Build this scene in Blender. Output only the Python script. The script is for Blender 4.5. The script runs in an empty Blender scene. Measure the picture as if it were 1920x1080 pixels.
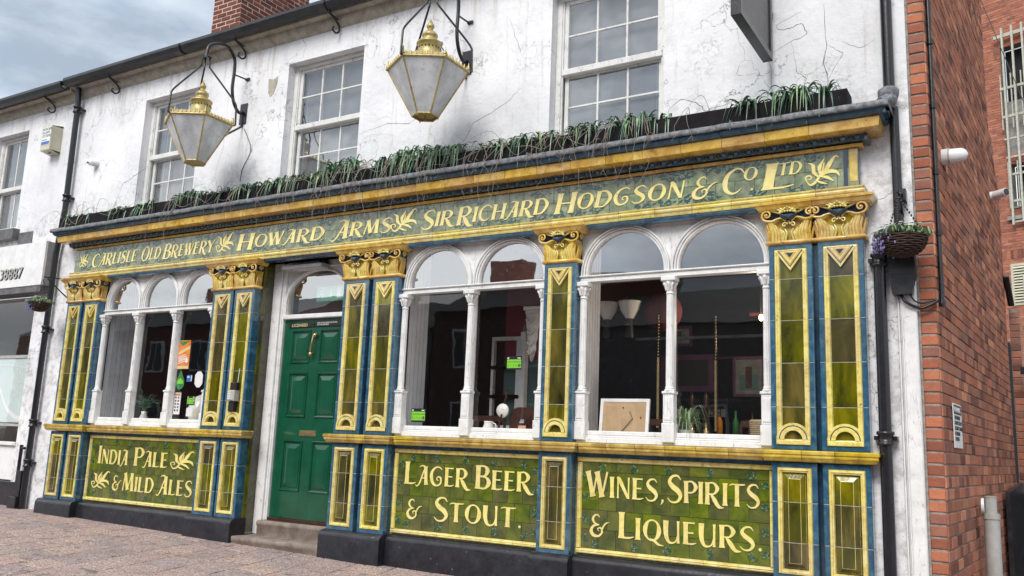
import bpy, bmesh, math, random
from math import sin, cos, pi, radians
from mathutils import Vector, Matrix, noise as mnoise
RN = random.Random(11)
sc = bpy.context.scene
# ------------------------------------------------------------------ camera
cam_d = bpy.data.cameras.new('camera'); cam = bpy.data.objects.new('camera', cam_d)
sc.collection.objects.link(cam); sc.camera = cam
yaw, pitch, roll = radians(-31.184), radians(10.258), radians(2.268)
fwd = Vector((sin(yaw)*cos(pitch), cos(yaw)*cos(pitch), sin(pitch)))
rt = Vector((cos(yaw), -sin(yaw), 0)); up = rt.cross(fwd)
r2 = rt*cos(roll) + up*sin(roll); u2 = -rt*sin(roll) + up*cos(roll)
cam.matrix_world = Matrix(((r2.x, u2.x, -fwd.x, 0), (r2.y, u2.y, -fwd.y, -6.5), (r2.z, u2.z, -fwd.z, 1.15), (0, 0, 0, 1)))
cam_d.sensor_width = 36; cam_d.lens = 30.656; cam_d.clip_start = .05; cam_d.clip_end = 3000
# ------------------------------------------------------------------ world, sun, exposure
world = bpy.data.worlds.new('World'); sc.world = world; world.use_nodes = True
wn = world.node_tree; wn.nodes.clear()
def wnode(t, **k):
    n = wn.nodes.new(t)
    for a, b in k.items(): setattr(n, a, b)
    return n
SUN_EL, SUN_AZ = radians(44), radians(178)   # azimuth clockwise from +Y: behind and to the left of the camera
sky = wnode('ShaderNodeTexSky', sky_type='NISHITA', sun_disc=False, sun_elevation=SUN_EL, sun_rotation=SUN_AZ)
tc = wnode('ShaderNodeTexCoord'); mp = wnode('ShaderNodeMapping'); mp.inputs['Scale'].default_value = (1, 1, 2.6)
nz = wnode('ShaderNodeTexNoise'); nz.inputs['Scale'].default_value = 2.1; nz.inputs['Detail'].default_value = 7; nz.inputs['Roughness'].default_value = .55
nz2 = wnode('ShaderNodeTexNoise'); nz2.inputs['Scale'].default_value = 5.5; nz2.inputs['Detail'].default_value = 8
cr = wnode('ShaderNodeValToRGB'); cr.color_ramp.elements[0].position = .38; cr.color_ramp.elements[0].color = (1.5, 1.8, 2.2, 1)
cr.color_ramp.elements[1].position = .60; cr.color_ramp.elements[1].color = (5.6, 5.8, 6.0, 1)
e = cr.color_ramp.elements.new(.5); e.color = (2.9, 3.2, 3.55, 1)
cov = wnode('ShaderNodeValToRGB'); cov.color_ramp.elements[0].position = .28; cov.color_ramp.elements[0].color = (.86, .86, .86, 1); cov.color_ramp.elements[1].position = .55
mx = wnode('ShaderNodeMix', data_type='RGBA')
bg = wnode('ShaderNodeBackground'); bg.inputs['Strength'].default_value = .12
wo = wnode('ShaderNodeOutputWorld')
L = wn.links.new
L(tc.outputs['Generated'], mp.inputs['Vector']); L(mp.outputs[0], nz.inputs['Vector']); L(mp.outputs[0], nz2.inputs['Vector'])
L(nz.outputs['Fac'], cr.inputs['Fac']); L(nz2.outputs['Fac'], cov.inputs['Fac'])
L(cov.outputs['Color'], mx.inputs['Factor']); L(sky.outputs['Color'], mx.inputs['A']); L(cr.outputs['Color'], mx.inputs['B'])
L(mx.outputs['Result'], bg.inputs['Color']); L(bg.outputs[0], wo.inputs['Surface'])
sd = bpy.data.lights.new('sun', 'SUN'); sd.energy = 1.25; sd.angle = radians(28); sd.color = (1, .96, .9)
so = bpy.data.objects.new('sun', sd); sc.collection.objects.link(so)
sdir = Vector((sin(SUN_AZ)*cos(SUN_EL), cos(SUN_AZ)*cos(SUN_EL), sin(SUN_EL)))
so.rotation_euler = sdir.to_track_quat('Z', 'Y').to_euler(); so.location = (0, -10, 20)
vs = sc.view_settings; vs.view_transform = 'Standard'; vs.look = 'None'; vs.exposure = 1.28; vs.gamma = 1; vs.use_curve_mapping = False
sc.render.engine = 'CYCLES'
# ------------------------------------------------------------------ materials
def lin(h):
    if isinstance(h, str):
        v = [int(h[i:i+2], 16)/255 for i in (0, 2, 4)]
        return tuple(((c+.055)/1.055)**2.4 if c > .04045 else c/12.92 for c in v) + (1,)
    return tuple(h)[:3] + (1,)
class NT:
    def __init__(s, name):
        s.m = bpy.data.materials.new(name); s.m.use_nodes = True; s.t = s.m.node_tree; s.t.nodes.clear()
        s.out = s.n('ShaderNodeOutputMaterial'); s.geo = s.n('ShaderNodeNewGeometry'); s.P = s.geo.outputs['Position']
        s.oi = s.n('ShaderNodeObjectInfo')
    def n(s, t, **k):
        x = s.t.nodes.new(t)
        for a, b in k.items(): setattr(x, a, b)
        return x
    def l(s, a, b): s.t.links.new(a, b)
    def vec(s, scale, src=None):
        m = s.n('ShaderNodeMapping'); m.inputs['Scale'].default_value = scale; s.l(src or s.P, m.inputs['Vector']); return m.outputs[0]
    def noise(s, scale, detail=5, rough=.55, vec=None, dist=0):
        x = s.n('ShaderNodeTexNoise'); x.inputs['Scale'].default_value = scale; x.inputs['Detail'].default_value = detail
        x.inputs['Roughness'].default_value = rough; x.inputs['Distortion'].default_value = dist; s.l(vec or s.P, x.inputs['Vector']); return x.outputs['Fac']
    def ramp(s, f, *st):
        r = s.n('ShaderNodeValToRGB'); r.color_ramp.elements.remove(r.color_ramp.elements[1])
        for i, (p, c) in enumerate(st):
            el = r.color_ramp.elements[0] if i == 0 else r.color_ramp.elements.new(p)
            el.position = p; el.color = lin(c) if not isinstance(c, (int, float)) else (c, c, c, 1)
        s.l(f, r.inputs['Fac']); return r.outputs['Color']
    def mix(s, f, a, b, mode='MIX'):
        x = s.n('ShaderNodeMix', data_type='RGBA', blend_type=mode)
        for k, v in (('Factor', f), ('A', a), ('B', b)):
            if hasattr(v, 'links') or isinstance(v, bpy.types.NodeSocket): s.l(v, x.inputs[k])
            elif k == 'Factor': x.inputs[k].default_value = v
            else: x.inputs[k].default_value = lin(v)
        return x.outputs['Result']
    def math(s, op, a, b=0.0, c=None):
        x = s.n('ShaderNodeMath', operation=op)
        for i, v in enumerate((a, b) if c is None else (a, b, c)):
            if isinstance(v, bpy.types.NodeSocket): s.l(v, x.inputs[i])
            else: x.inputs[i].default_value = v
        return x.outputs[0]
    def hsv(s, col, h=.5, sa=1., v=1.):
        x = s.n('ShaderNodeHueSaturation')
        for k, q in (('Hue', h), ('Saturation', sa), ('Value', v)):
            if isinstance(q, bpy.types.NodeSocket): s.l(q, x.inputs[k])
            else: x.inputs[k].default_value = q
        s.l(col, x.inputs['Color']); return x.outputs[0]
    def rnd(s, lo, hi, src=None):
        x = s.n('ShaderNodeMapRange'); x.inputs['To Min'].default_value = lo; x.inputs['To Max'].default_value = hi
        s.l(src or s.oi.outputs['Random'], x.inputs['Value']); return x.outputs[0]
    def bump(s, h, strength=.3, dist=.01, normal=None):
        b = s.n('ShaderNodeBump'); b.inputs['Strength'].default_value = strength; b.inputs['Distance'].default_value = dist
        s.l(h, b.inputs['Height'])
        if normal: s.l(normal, b.inputs['Normal'])
        return b.outputs[0]
    def bsdf(s, col, rough=.5, normal=None, metal=0., spec=.5, coat=0., **kw):
        b = s.n('ShaderNodeBsdfPrincipled')
        for k, v in (('Base Color', col), ('Roughness', rough), ('Metallic', metal), ('Specular IOR Level', spec), ('Coat Weight', coat)):
            if isinstance(v, bpy.types.NodeSocket): s.l(v, b.inputs[k])
            elif k == 'Base Color': b.inputs[k].default_value = lin(v)
            else: b.inputs[k].default_value = v
        b.inputs['Coat Roughness'].default_value = .06
        for k, v in kw.items(): b.inputs[k.replace('_', ' ')].default_value = v
        if normal: s.l(normal, b.inputs['Normal'])
        s.l(b.outputs[0], s.out.inputs['Surface']); s.b = b; return s.m
    def vor(s, scale, feature='DISTANCE_TO_EDGE', vec=None, rand=1.0):
        x = s.n('ShaderNodeTexVoronoi', feature=feature); x.inputs['Scale'].default_value = scale; x.inputs['Randomness'].default_value = rand
        s.l(vec or s.P, x.inputs['Vector']); return x.outputs['Distance']

def m_glaze(name, dark, mid, light, scale=9, rough=.1, worn=None, craze=.35, streak=False, var=.09):
    t = NT(name)
    v = t.vec((1, 1, .35) if streak else (1, 1, 1))
    # per-object offset keeps neighbouring tiles from sharing one cloud
    add = t.n('ShaderNodeVectorMath', operation='ADD'); com = t.n('ShaderNodeCombineXYZ'); r = t.rnd(0, 40)
    t.l(r, com.inputs[0]); t.l(r, com.inputs[2]); t.l(v, add.inputs[0]); t.l(com.outputs[0], add.inputs[1]); v = add.outputs[0]
    f = t.noise(scale, 6, .6, v, .6)
    c = t.ramp(f, (.28, dark), (.5, mid), (.72, light))
    c = t.hsv(c, t.rnd(.5-var*.08, .5+var*.08), t.rnd(1-var, 1+var*.6), t.rnd(1-var, 1+var))
    if worn:
        w = t.ramp(t.noise(28, 8, .7), (.6, 0), (.66, 1)); c = t.mix(w, c, worn)
    sp = t.ramp(t.noise(160, 3, .6), (.70, 0), (.76, 1)); c = t.mix(t.math('MULTIPLY', sp, .35), c, (.02, .02, .015))
    h = t.math('ADD', t.math('MULTIPLY', t.noise(11, 3, .5, v), 1.0), t.math('MULTIPLY', t.noise(70, 3), .12))
    rg = t.math('ADD', rough, t.math('MULTIPLY', t.noise(45, 4), .12))
    return t.bsdf(c, rg, t.bump(h, craze, .006), coat=.6, spec=.6)

def m_white(name, base=(.78, .78, .77), grime=.6, rough=.5, grain=True):
    t = NT(name)
    n = t.noise(7, 8, .65)
    c = t.mix(t.ramp(n, (.42, 0), (.75, 1)), base, tuple(x*.8 for x in base[:3]))
    peel = t.ramp(t.noise(34, 9, .75, t.vec((1, 1, .3))), (.60, 0), (.68, 1))
    c = t.mix(t.math('MULTIPLY', peel, grime), c, (.24, .22, .19))
    crk = t.ramp(t.vor(38, vec=t.vec((1, 1, .16) if grain else (1, 1, 1))), (0, 1), (.035, 0))
    msk = t.ramp(t.noise(12, 4), (.5, 0), (.62, 1))
    k = t.math('MULTIPLY', crk, msk); c = t.mix(t.math('MULTIPLY', k, grime), c, (.12, .11, .1))
    h = t.math('SUBTRACT', t.noise(60, 5), t.math('ADD', k, t.math('MULTIPLY', peel, .6)))
    return t.bsdf(c, rough, t.bump(h, .5, .003), spec=.35)

def m_render():
    t = NT('painted_render')
    big = t.noise(1.1, 6, .6); c = t.mix(t.ramp(big, (.4, 0), (.7, 1)), (.84, .84, .865), (.68, .685, .71))
    mid = t.ramp(t.noise(5, 8, .7), (.58, 0), (.74, 1)); c = t.mix(t.math('MULTIPLY', mid, .45), c, (.50, .49, .47))
    # grime rising just above the cornice lead and below the gutter
    sx = t.n('ShaderNodeSeparateXYZ'); t.l(t.P, sx.inputs[0])
    lo = t.n('ShaderNodeMapRange'); lo.inputs['From Min'].default_value = 3.7; lo.inputs['From Max'].default_value = 4.25; lo.inputs['To Min'].default_value = 1; lo.inputs['To Max'].default_value = 0
    t.l(sx.outputs['Z'], lo.inputs['Value'])
    g = t.math('MULTIPLY', lo.outputs[0], t.ramp(t.noise(9, 9, .75), (.48, 0), (.62, 1))); c = t.mix(t.math('MULTIPLY', g, .55), c, (.30, .28, .25))
    st = t.ramp(t.noise(3.2, 7, .7, t.vec((4.0, 1, .25))), (.58, 0), (.72, 1)); c = t.mix(t.math('MULTIPLY', st, .55), c, (.46, .40, .31))
    hi = t.n('ShaderNodeMapRange'); hi.inputs['From Min'].default_value = 5.0; hi.inputs['From Max'].default_value = 5.6; t.l(sx.outputs['Z'], hi.inputs['Value'])
    rn = t.math('MULTIPLY', hi.outputs[0], t.ramp(t.noise(2.0, 8, .7, t.vec((6, 1, .5))), (.50, 0), (.66, 1))); c = t.mix(t.math('MULTIPLY', rn, .6), c, (.36, .32, .26))
    sp = t.ramp(t.noise(55, 4, .6), (.70, 0), (.735, 1)); c = t.mix(t.math('MULTIPLY', sp, .8), c, (.12, .11, .10))
    ch = t.ramp(t.noise(17, 8, .75), (.655, 0), (.675, 1)); c = t.mix(t.math('MULTIPLY', ch, .5), c, (.44, .42, .39))
    wob = t.n('ShaderNodeVectorMath', operation='ADD'); nn = t.n('ShaderNodeTexNoise'); nn.inputs['Scale'].default_value = 4; nn.inputs['Detail'].default_value = 8
    t.l(t.P, nn.inputs['Vector']); t.l(t.P, wob.inputs[0]); t.l(nn.outputs['Color'], wob.inputs[1])
    ck = t.ramp(t.vor(1.5, vec=wob.outputs[0]), (0, 1), (.006, 0)); cm = t.ramp(t.noise(.9, 3), (.47, 0), (.56, 1)); k = t.math('MULTIPLY', ck, cm)
    ck2 = t.ramp(t.vor(7, vec=wob.outputs[0]), (0, 1), (.02, 0)); cm2 = t.ramp(t.noise(1.6, 3), (.56, 0), (.64, 1)); k2 = t.math('MULTIPLY', t.math('MULTIPLY', ck2, cm2), .55)
    k = t.math('MAXIMUM', k, k2)
    c = t.mix(t.math('MULTIPLY', k, .8), c, (.13, .12, .12))
    h = t.math('SUBTRACT', t.math('ADD', t.noise(14, 6, .65), t.math('MULTIPLY', t.noise(3, 3), 1.6)), t.math('MULTIPLY', k, 1.2))
    return t.bsdf(c, .62, t.bump(h, .6, .012), spec=.3)

def m_brick(name, cols, src='obj', rough=.85, sat=1.0):
    t = NT(name)
    if src == 'obj': r = t.oi.outputs['Random']
    else:
        a = t.n('ShaderNodeAttribute', attribute_name='rnd'); r = a.outputs['Fac']
    n = len(cols); c = t.ramp(r, *[(i/(n-1), q) for i, q in enumerate(cols)])
    c = t.hsv(c, .5, sat, t.math('ADD', .72, t.math('MULTIPLY', t.noise(16, 7, .7), .6)))
    pit = t.ramp(t.noise(90, 4, .6), (.66, 0), (.72, 1)); c = t.mix(t.math('MULTIPLY', pit, .75), c, (.045, .025, .02))
    so_ = t.ramp(t.noise(3.2, 6, .7), (.52, 0), (.72, 1)); c = t.mix(t.math('MULTIPLY', so_, .4), c, (.07, .045, .038))
    h = t.math('ADD', t.noise(45, 6, .7), t.math('MULTIPLY', t.noise(12, 3), 1.5))
    return t.bsdf(c, rough, t.bump(h, .75, .006), spec=.25)

def m_simple(name, c1, c2=None, scale=20, rough=.5, metal=0., bump=.2, bs=60, spec=.5, coat=0., spots=None, rv=0):
    t = NT(name); c2 = c2 or c1
    c = t.mix(t.ramp(t.noise(scale, 6, .65), (.38, 0), (.66, 1)), c1, c2)
    if rv: c = t.hsv(c, .5, 1, t.rnd(1-rv, 1+rv))
    if spots:
        sc_, th, col = spots; c = t.mix(t.ramp(t.noise(sc_, 6, .7), (th, 0), (th+.05, 1)), c, col)
    return t.bsdf(c, rough, t.bump(t.noise(bs, 5, .6), bump, .004), metal=metal, spec=spec, coat=coat)

def m_paving():
    t = NT('paving_aggregate')
    g = t.n('ShaderNodeTexVoronoi'); g.inputs['Scale'].default_value = 105; t.l(t.P, g.inputs['Vector'])
    f = t.n('ShaderNodeSeparateColor'); t.l(g.outputs['Color'], f.inputs[0])
    c = t.ramp(f.outputs[0], (0, (.04, .03, .03)), (.22, (.20, .15, .145)), (.55, (.42, .33, .31)), (.85, (.50, .42, .385)), (1, (.80, .74, .68)))
    c = t.mix(.32, c, t.ramp(t.noise(2.3, 4), (.35, (.37, .225, .205)), (.65, (.42, .31, .265))))
    c = t.hsv(c, t.rnd(.49, .51), t.rnd(.8, 1.25), t.rnd(.85, 1.12))
    st = t.ramp(t.noise(1.3, 7, .7), (.55, 0), (.75, 1)); c = t.mix(t.math('MULTIPLY', st, .5), c, (.13, .10, .09))
    gum = t.ramp(t.noise(7, 2, .3), (.70, 0), (.715, 1)); c = t.mix(t.math('MULTIPLY', gum, .6), c, (.10, .09, .085))
    return t.bsdf(c, .9, t.bump(g.outputs['Distance'], .8, .006), spec=.2)

def m_glass(name, refl=.22, tint=(1, 1, 1), dirt=.05, wav=.07):
    t = NT(name)
    tr = t.n('ShaderNodeBsdfTransparent'); tr.inputs[0].default_value = lin(tint)
    gl = t.n('ShaderNodeBsdfGlossy'); gl.inputs['Roughness'].default_value = .012; gl.inputs['Color'].default_value = (1, 1, 1, 1)
    nb = t.bump(t.math('ADD', t.noise(2.2, 2, .5), t.math('MULTIPLY', t.oi.outputs['Random'], 0)), wav, .012); t.l(nb, gl.inputs['Normal'])
    dt = t.n('ShaderNodeVectorMath', operation='DOT_PRODUCT'); t.l(t.geo.outputs['Normal'], dt.inputs[0]); t.l(t.geo.outputs['Incoming'], dt.inputs[1])
    fz = t.math('POWER', t.math('SUBTRACT', 1.0, t.math('ABSOLUTE', dt.outputs['Value'])), 5.0)
    k = t.math('ADD', t.math('MULTIPLY', t.math('ADD', t.math('MULTIPLY', fz, .96), .04), 1.8), refl)
    k = t.math('MINIMUM', k, 1.0)
    a = t.n('ShaderNodeMixShader'); t.l(k, a.inputs[0]); t.l(tr.outputs[0], a.inputs[1]); t.l(gl.outputs[0], a.inputs[2])
    df = t.n('ShaderNodeBsdfDiffuse'); df.inputs[0].default_value = (.55, .55, .52, 1)
    d = t.math('MULTIPLY', t.ramp(t.noise(30, 8, .75), (.55, 0), (.8, 1)), dirt*4); d = t.math('ADD', d, dirt*.3)
    b = t.n('ShaderNodeMixShader'); t.l(d, b.inputs[0]); t.l(a.outputs[0], b.inputs[1]); t.l(df.outputs[0], b.inputs[2])
    t.l(b.outputs[0], t.out.inputs['Surface']); return t.m

def m_frost(name):
    t = NT(name)
    c = t.mix(t.ramp(t.noise(5, 8, .65, t.vec((1, 1, .5))), (.36, 0), (.66, 1)), (.72, .74, .76), (.42, .44, .47)); c = t.mix(t.math('MULTIPLY', t.ramp(t.noise(22, 8, .75), (.56, 0), (.68, 1)), .5), c, (.25, .23, .18))
    n = t.math('ADD', t.noise(3, 3), 0)
    m = t.bsdf(c, .16, t.bump(n, .2, .01), spec=.6, coat=.3); return m

M = {}
M['render'] = m_render()
M['white'] = m_white('white_joinery'); M['white2'] = m_white('white_sash_paint', (.74, .74, .72), .9)
M['whiteclean'] = m_white('clean_white_paint', (.8, .8, .8), .15, .45)
M['reveal'] = m_white('window_reveal_paint', (.80, .82, .85), .2)
M['olive'] = m_glaze('olive_glaze', (.010, .013, .003), (.075, .068, .004), (.20, .155, .007), 6, .06, streak=True, craze=.6, var=.28)
M['green'] = m_glaze('green_panel_glaze', (.035, .055, .009), (.095, .115, .014), (.165, .18, .02), 6, .12, worn=(.05, .08, .035), var=.2)
M['frieze'] = m_glaze('frieze_glaze', (.07, .10, .045), (.155, .19, .095), (.34, .36, .24), 11, .16, worn=(.03, .085, .085), var=.16)
M['blue'] = m_glaze('blue_glaze', (.012, .05, .11), (.030, .10, .165), (.075, .18, .25), 12, .14)
M['navy'] = m_glaze('navy_glaze', (.006, .018, .035), (.012, .035, .065), (.02, .06, .10), 10, .1)
M['gold'] = m_glaze('amber_glaze', (.40, .20, .025), (.64, .39, .08), (.76, .57, .20), 10, .2, worn=(.26, .15, .05))
M['yellow'] = m_glaze('yellow_glaze', (.52, .37, .08), (.72, .60, .19), (.80, .72, .36), 14, .2, worn=(.30, .22, .09))
M['ledge'] = m_glaze('mustard_glaze', (.24, .14, .015), (.50, .34, .04), (.74, .56, .12), 8, .1)
M['letter'] = m_glaze('cream_letter_glaze', (.68, .55, .15), (.80, .68, .23), (.84, .76, .34), 18, .16, var=.05)
M['grout'] = m_simple('tile_grout', (.62, .60, .52), (.36, .35, .30), 40, .85)
M['pgrout'] = m_simple('panel_grout', (.13, .14, .08), (.24, .25, .17), 30, .8)
M['black'] = m_simple('black_gloss_paint', (.008, .008, .010), (.014, .014, .018), 18, .3, bump=.35, bs=45, coat=.1, spots=(60, .70, (.10, .10, .11)))
M['plinth'] = m_simple('black_plinth_paint', (.009, .009, .013), (.024, .024, .032), 7, .36, bump=.8, bs=26, coat=.12, spots=(24, .66, (.22, .21, .21)))
M['gutter'] = m_simple('gutter_paint', (.012, .012, .014), (.03, .03, .034), 10, .33, bump=.3)
M['lead'] = m_simple('lead_sheet', (.09, .095, .105), (.27, .28, .30), 22, .62, metal=.0, bump=.9, bs=26, spots=(55, .58, (.05, .05, .055)), spec=.4)
M['deepblue'] = m_glaze('deep_blue_glaze', (.006, .03, .06), (.015, .07, .13), (.04, .13, .20), 10, .1)
M['dgreen'] = m_simple('green_door_paint', (.004, .068, .034), (.007, .09, .045), 5, .2, bump=.15, bs=30, coat=.5, spots=(50, .76, (.2, .3, .24)))
M['stone'] = m_simple('step_stone', (.27, .22, .18), (.15, .12, .10), 9, .85, bump=.8, bs=40, spots=(30, .66, (.40, .36, .31)))
M['stone2'] = m_simple('sill_stone', (.10, .10, .105), (.17, .17, .175), 12, .8, bump=.6)
M['soffit'] = m_simple('eaves_mortar', (.50, .46, .38), (.30, .27, .22), 12, .85, bump=.8, bs=30, spots=(25, .64, (.08, .07, .06)))
M['slate'] = m_simple('roof_slate', (.05, .052, .06), (.09, .09, .10), 8, .6, bump=.5)
M['mortar'] = m_simple('brick_mortar', (.20, .18, .16), (.36, .33, .30), 30, .9, bump=.9, bs=50)
M['mortar2'] = m_simple('chimney_mortar', (.60, .50, .42), (.45, .37, .31), 30, .9, bump=.9, bs=50)
BR = [(.13, .045, .03), (.30, .09, .04), (.46, .14, .055), (.24, .10, .065), (.58, .21, .09), (.18, .07, .05), (.42, .12, .05), (.34, .15, .10)]
M['brick'] = m_brick('orange_brick', [(.20, .06, .03), (.40, .105, .04), (.52, .15, .05), (.26, .10, .07), (.46, .13, .045), (.30, .075, .035)], sat=.9)
M['brickside'] = m_brick('side_wall_brick', BR, sat=.88)
M['brickstuff'] = m_brick('side_wall_brick_far', BR, 'attr', sat=.88)
M['brickdark'] = m_brick('chimney_brick', [(.13, .035, .025), (.19, .05, .035), (.10, .035, .03), (.24, .07, .045), (.15, .05, .035)])
M['brickfar'] = m_brick('far_building_brick', [(.36, .13, .08), (.46, .17, .10), (.28, .10, .07), (.52, .21, .13), (.40, .13, .075)], 'attr')
M['paving'] = m_paving(); M['joint'] = m_simple('paving_joint', (.045, .035, .03), (.08, .06, .05), 30, .95)
M['asphalt'] = m_simple('asphalt', (.045, .045, .047), (.065, .063, .06), 60, .9, bump=.6, bs=200)
M['glass'] = m_glass('window_glass', .0, dirt=.012); M['arch_glass'] = m_glass('fanlight_glass', .30, dirt=.07); M['sash_glass'] = m_glass('sash_glass', .13, dirt=.045, wav=.35)
M['lampglass'] = m_frost('frosted_lantern_glass')
M['brass'] = m_simple('gilded_brass', (.56, .45, .19), (.34, .26, .09), 22, .36, metal=.35, bump=.4, bs=40, spots=(60, .68, (.10, .08, .03)))
M['brass2'] = m_simple('door_brass', (.60, .47, .24), (.45, .33, .16), 30, .25, metal=.8)
M['planter'] = m_simple('black_stained_timber', (.005, .004, .006), (.016, .013, .016), 12, .8, bump=.8, bs=22, spec=.2, spots=(30, .68, (.05, .045, .045)))
M['leaf'] = m_simple('strap_leaf', (.04, .115, .06), (.17, .29, .18), 9, .35, bump=.2, rv=.3); M['leaf2'] = m_simple('grey_green_leaf', (.20, .32, .14), (.34, .46, .24), 30, .5, rv=.3)
M['stem'] = m_simple('dry_stem', (.26, .21, .17), (.36, .31, .26), 30, .8)
M['wicker'] = m_simple('dark_wicker', (.035, .018, .014), (.07, .035, .025), 60, .6, bump=.8, bs=80); M['wicker2'] = m_simple('straw_weave', (.42, .33, .20), (.30, .22, .13), 60, .8, bump=.9, bs=90)
M['fpurple'] = m_simple('lavender_petal', (.20, .17, .42), (.32, .28, .55), 40, .7, rv=.3); M['fwhite'] = m_simple('white_petal', (.75, .74, .68), (.6, .6, .52), 40, .7)
M['cream'] = m_simple('cream_plastic', (.58, .55, .42), (.50, .47, .34), 6, .4); M['plastic'] = m_simple('white_plastic', (.82, .83, .84), (.72, .73, .74), 10, .35)
M['greyplastic'] = m_simple('grey_plastic', (.36, .36, .34), (.46, .45, .43), 10, .5, spots=(40, .68, (.25, .24, .2)))
M['ink'] = m_simple('black_ink', (.012, .012, .014), rough=.4); M['print'] = m_simple('white_print', (.8, .8, .8), rough=.5); M['goldprint'] = m_simple('gold_print', (.75, .6, .3), rough=.4)
M['navyroom'] = m_simple('dark_blue_room_paint', (.012, .014, .035), (.022, .022, .05), 3, .7); M['purple'] = m_simple('purple_room_paint', (.05, .012, .045), (.07, .02, .06), 3, .6)
M['redwall'] = m_simple('reflected_red_wall', (.16, .012, .03), (.22, .02, .05), 3, .6); M['teal'] = m_simple('teal_paint', (.035, .09, .095), (.05, .12, .12), 3, .6)
M['darkwood'] = m_simple('dark_bar_wood', (.035, .012, .008), (.07, .025, .014), 12, .3, coat=.2); M['mdf'] = m_simple('picture_backing_board', (.48, .33, .19), (.40, .27, .15), 8, .8)
M['redcloth'] = m_simple('red_cloth', (.13, .015, .015), rough=.8); M['milk'] = m_simple('opal_glass', (.8, .78, .72), rough=.2, coat=.5)
M['stgreen'] = m_simple('lime_sticker', (.22, .62, .04), rough=.4); M['stgreen2'] = m_simple('dark_green_sticker', (.03, .22, .06), rough=.4); M['storange'] = m_simple('orange_poster', (.75, .16, .03), (.8, .4, .05), 12, .5)
M['stblue'] = m_simple('blue_sticker', (.03, .14, .45), rough=.4); M['mint'] = m_simple('exit_sign_green', (.10, .55, .33), rough=.35); M['bin'] = m_simple('shop_frosted_film', (.55, .66, .64), (.62, .72, .70), 2, .3)
M['shopwall'] = m_simple('shop_interior', (.50, .47, .40), (.60, .56, .48), 2, .7); M['shopceil'] = m_simple('shop_ceiling', (.75, .72, .65), rough=.8)
M['concrete'] = m_simple('concrete', (.36, .35, .32), (.26, .25, .23), 6, .8); M['dark'] = m_simple('dark_void', (.008, .008, .010), rough=.7)
M['steelw'] = m_simple('weathered_white_steel', (.55, .54, .46), (.40, .39, .33), 12, .5)
M['crack'] = m_simple('render_crack', (.10, .095, .09), (.2, .19, .18), 30, .9)
M['gutpaint'] = M['gutter']
M['tapestry'] = m_simple('printed_card', (.55, .12, .08), (.7, .35, .1), 90, .5)
# ------------------------------------------------------------------ builders
WM = {}
def link(o, parent=None):
    sc.collection.objects.link(o)
    if parent is not None:
        o.parent = parent; o.matrix_parent_inverse = WM[parent.name].inverted()
def root(name, loc, label, cat, group=None):
    o = bpy.data.objects.new(name, None); sc.collection.objects.link(o); o.location = loc; o.empty_display_size = .1
    WM[o.name] = Matrix.Translation(loc); tag(o, label, cat, group); return o
def tag(o, label=None, cat=None, group=None, kind=None):
    for k, v in (('label', label), ('category', cat), ('group', group), ('kind', kind)):
        if v: o[k] = v
    return o
def inst(name, mesh, parent=None, loc=(0, 0, 0), rot=(0, 0, 0), scale=None):
    o = bpy.data.objects.new(name, mesh)
    mw = Matrix.Translation(loc) @ (Matrix.Rotation(rot[2], 4, 'Z') @ Matrix.Rotation(rot[1], 4, 'Y') @ Matrix.Rotation(rot[0], 4, 'X'))
    o.location = loc; o.rotation_euler = rot
    if scale: o.scale = scale; mw = mw @ Matrix.Diagonal((*scale, 1))
    link(o, parent); WM[o.name] = mw; return o
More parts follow.
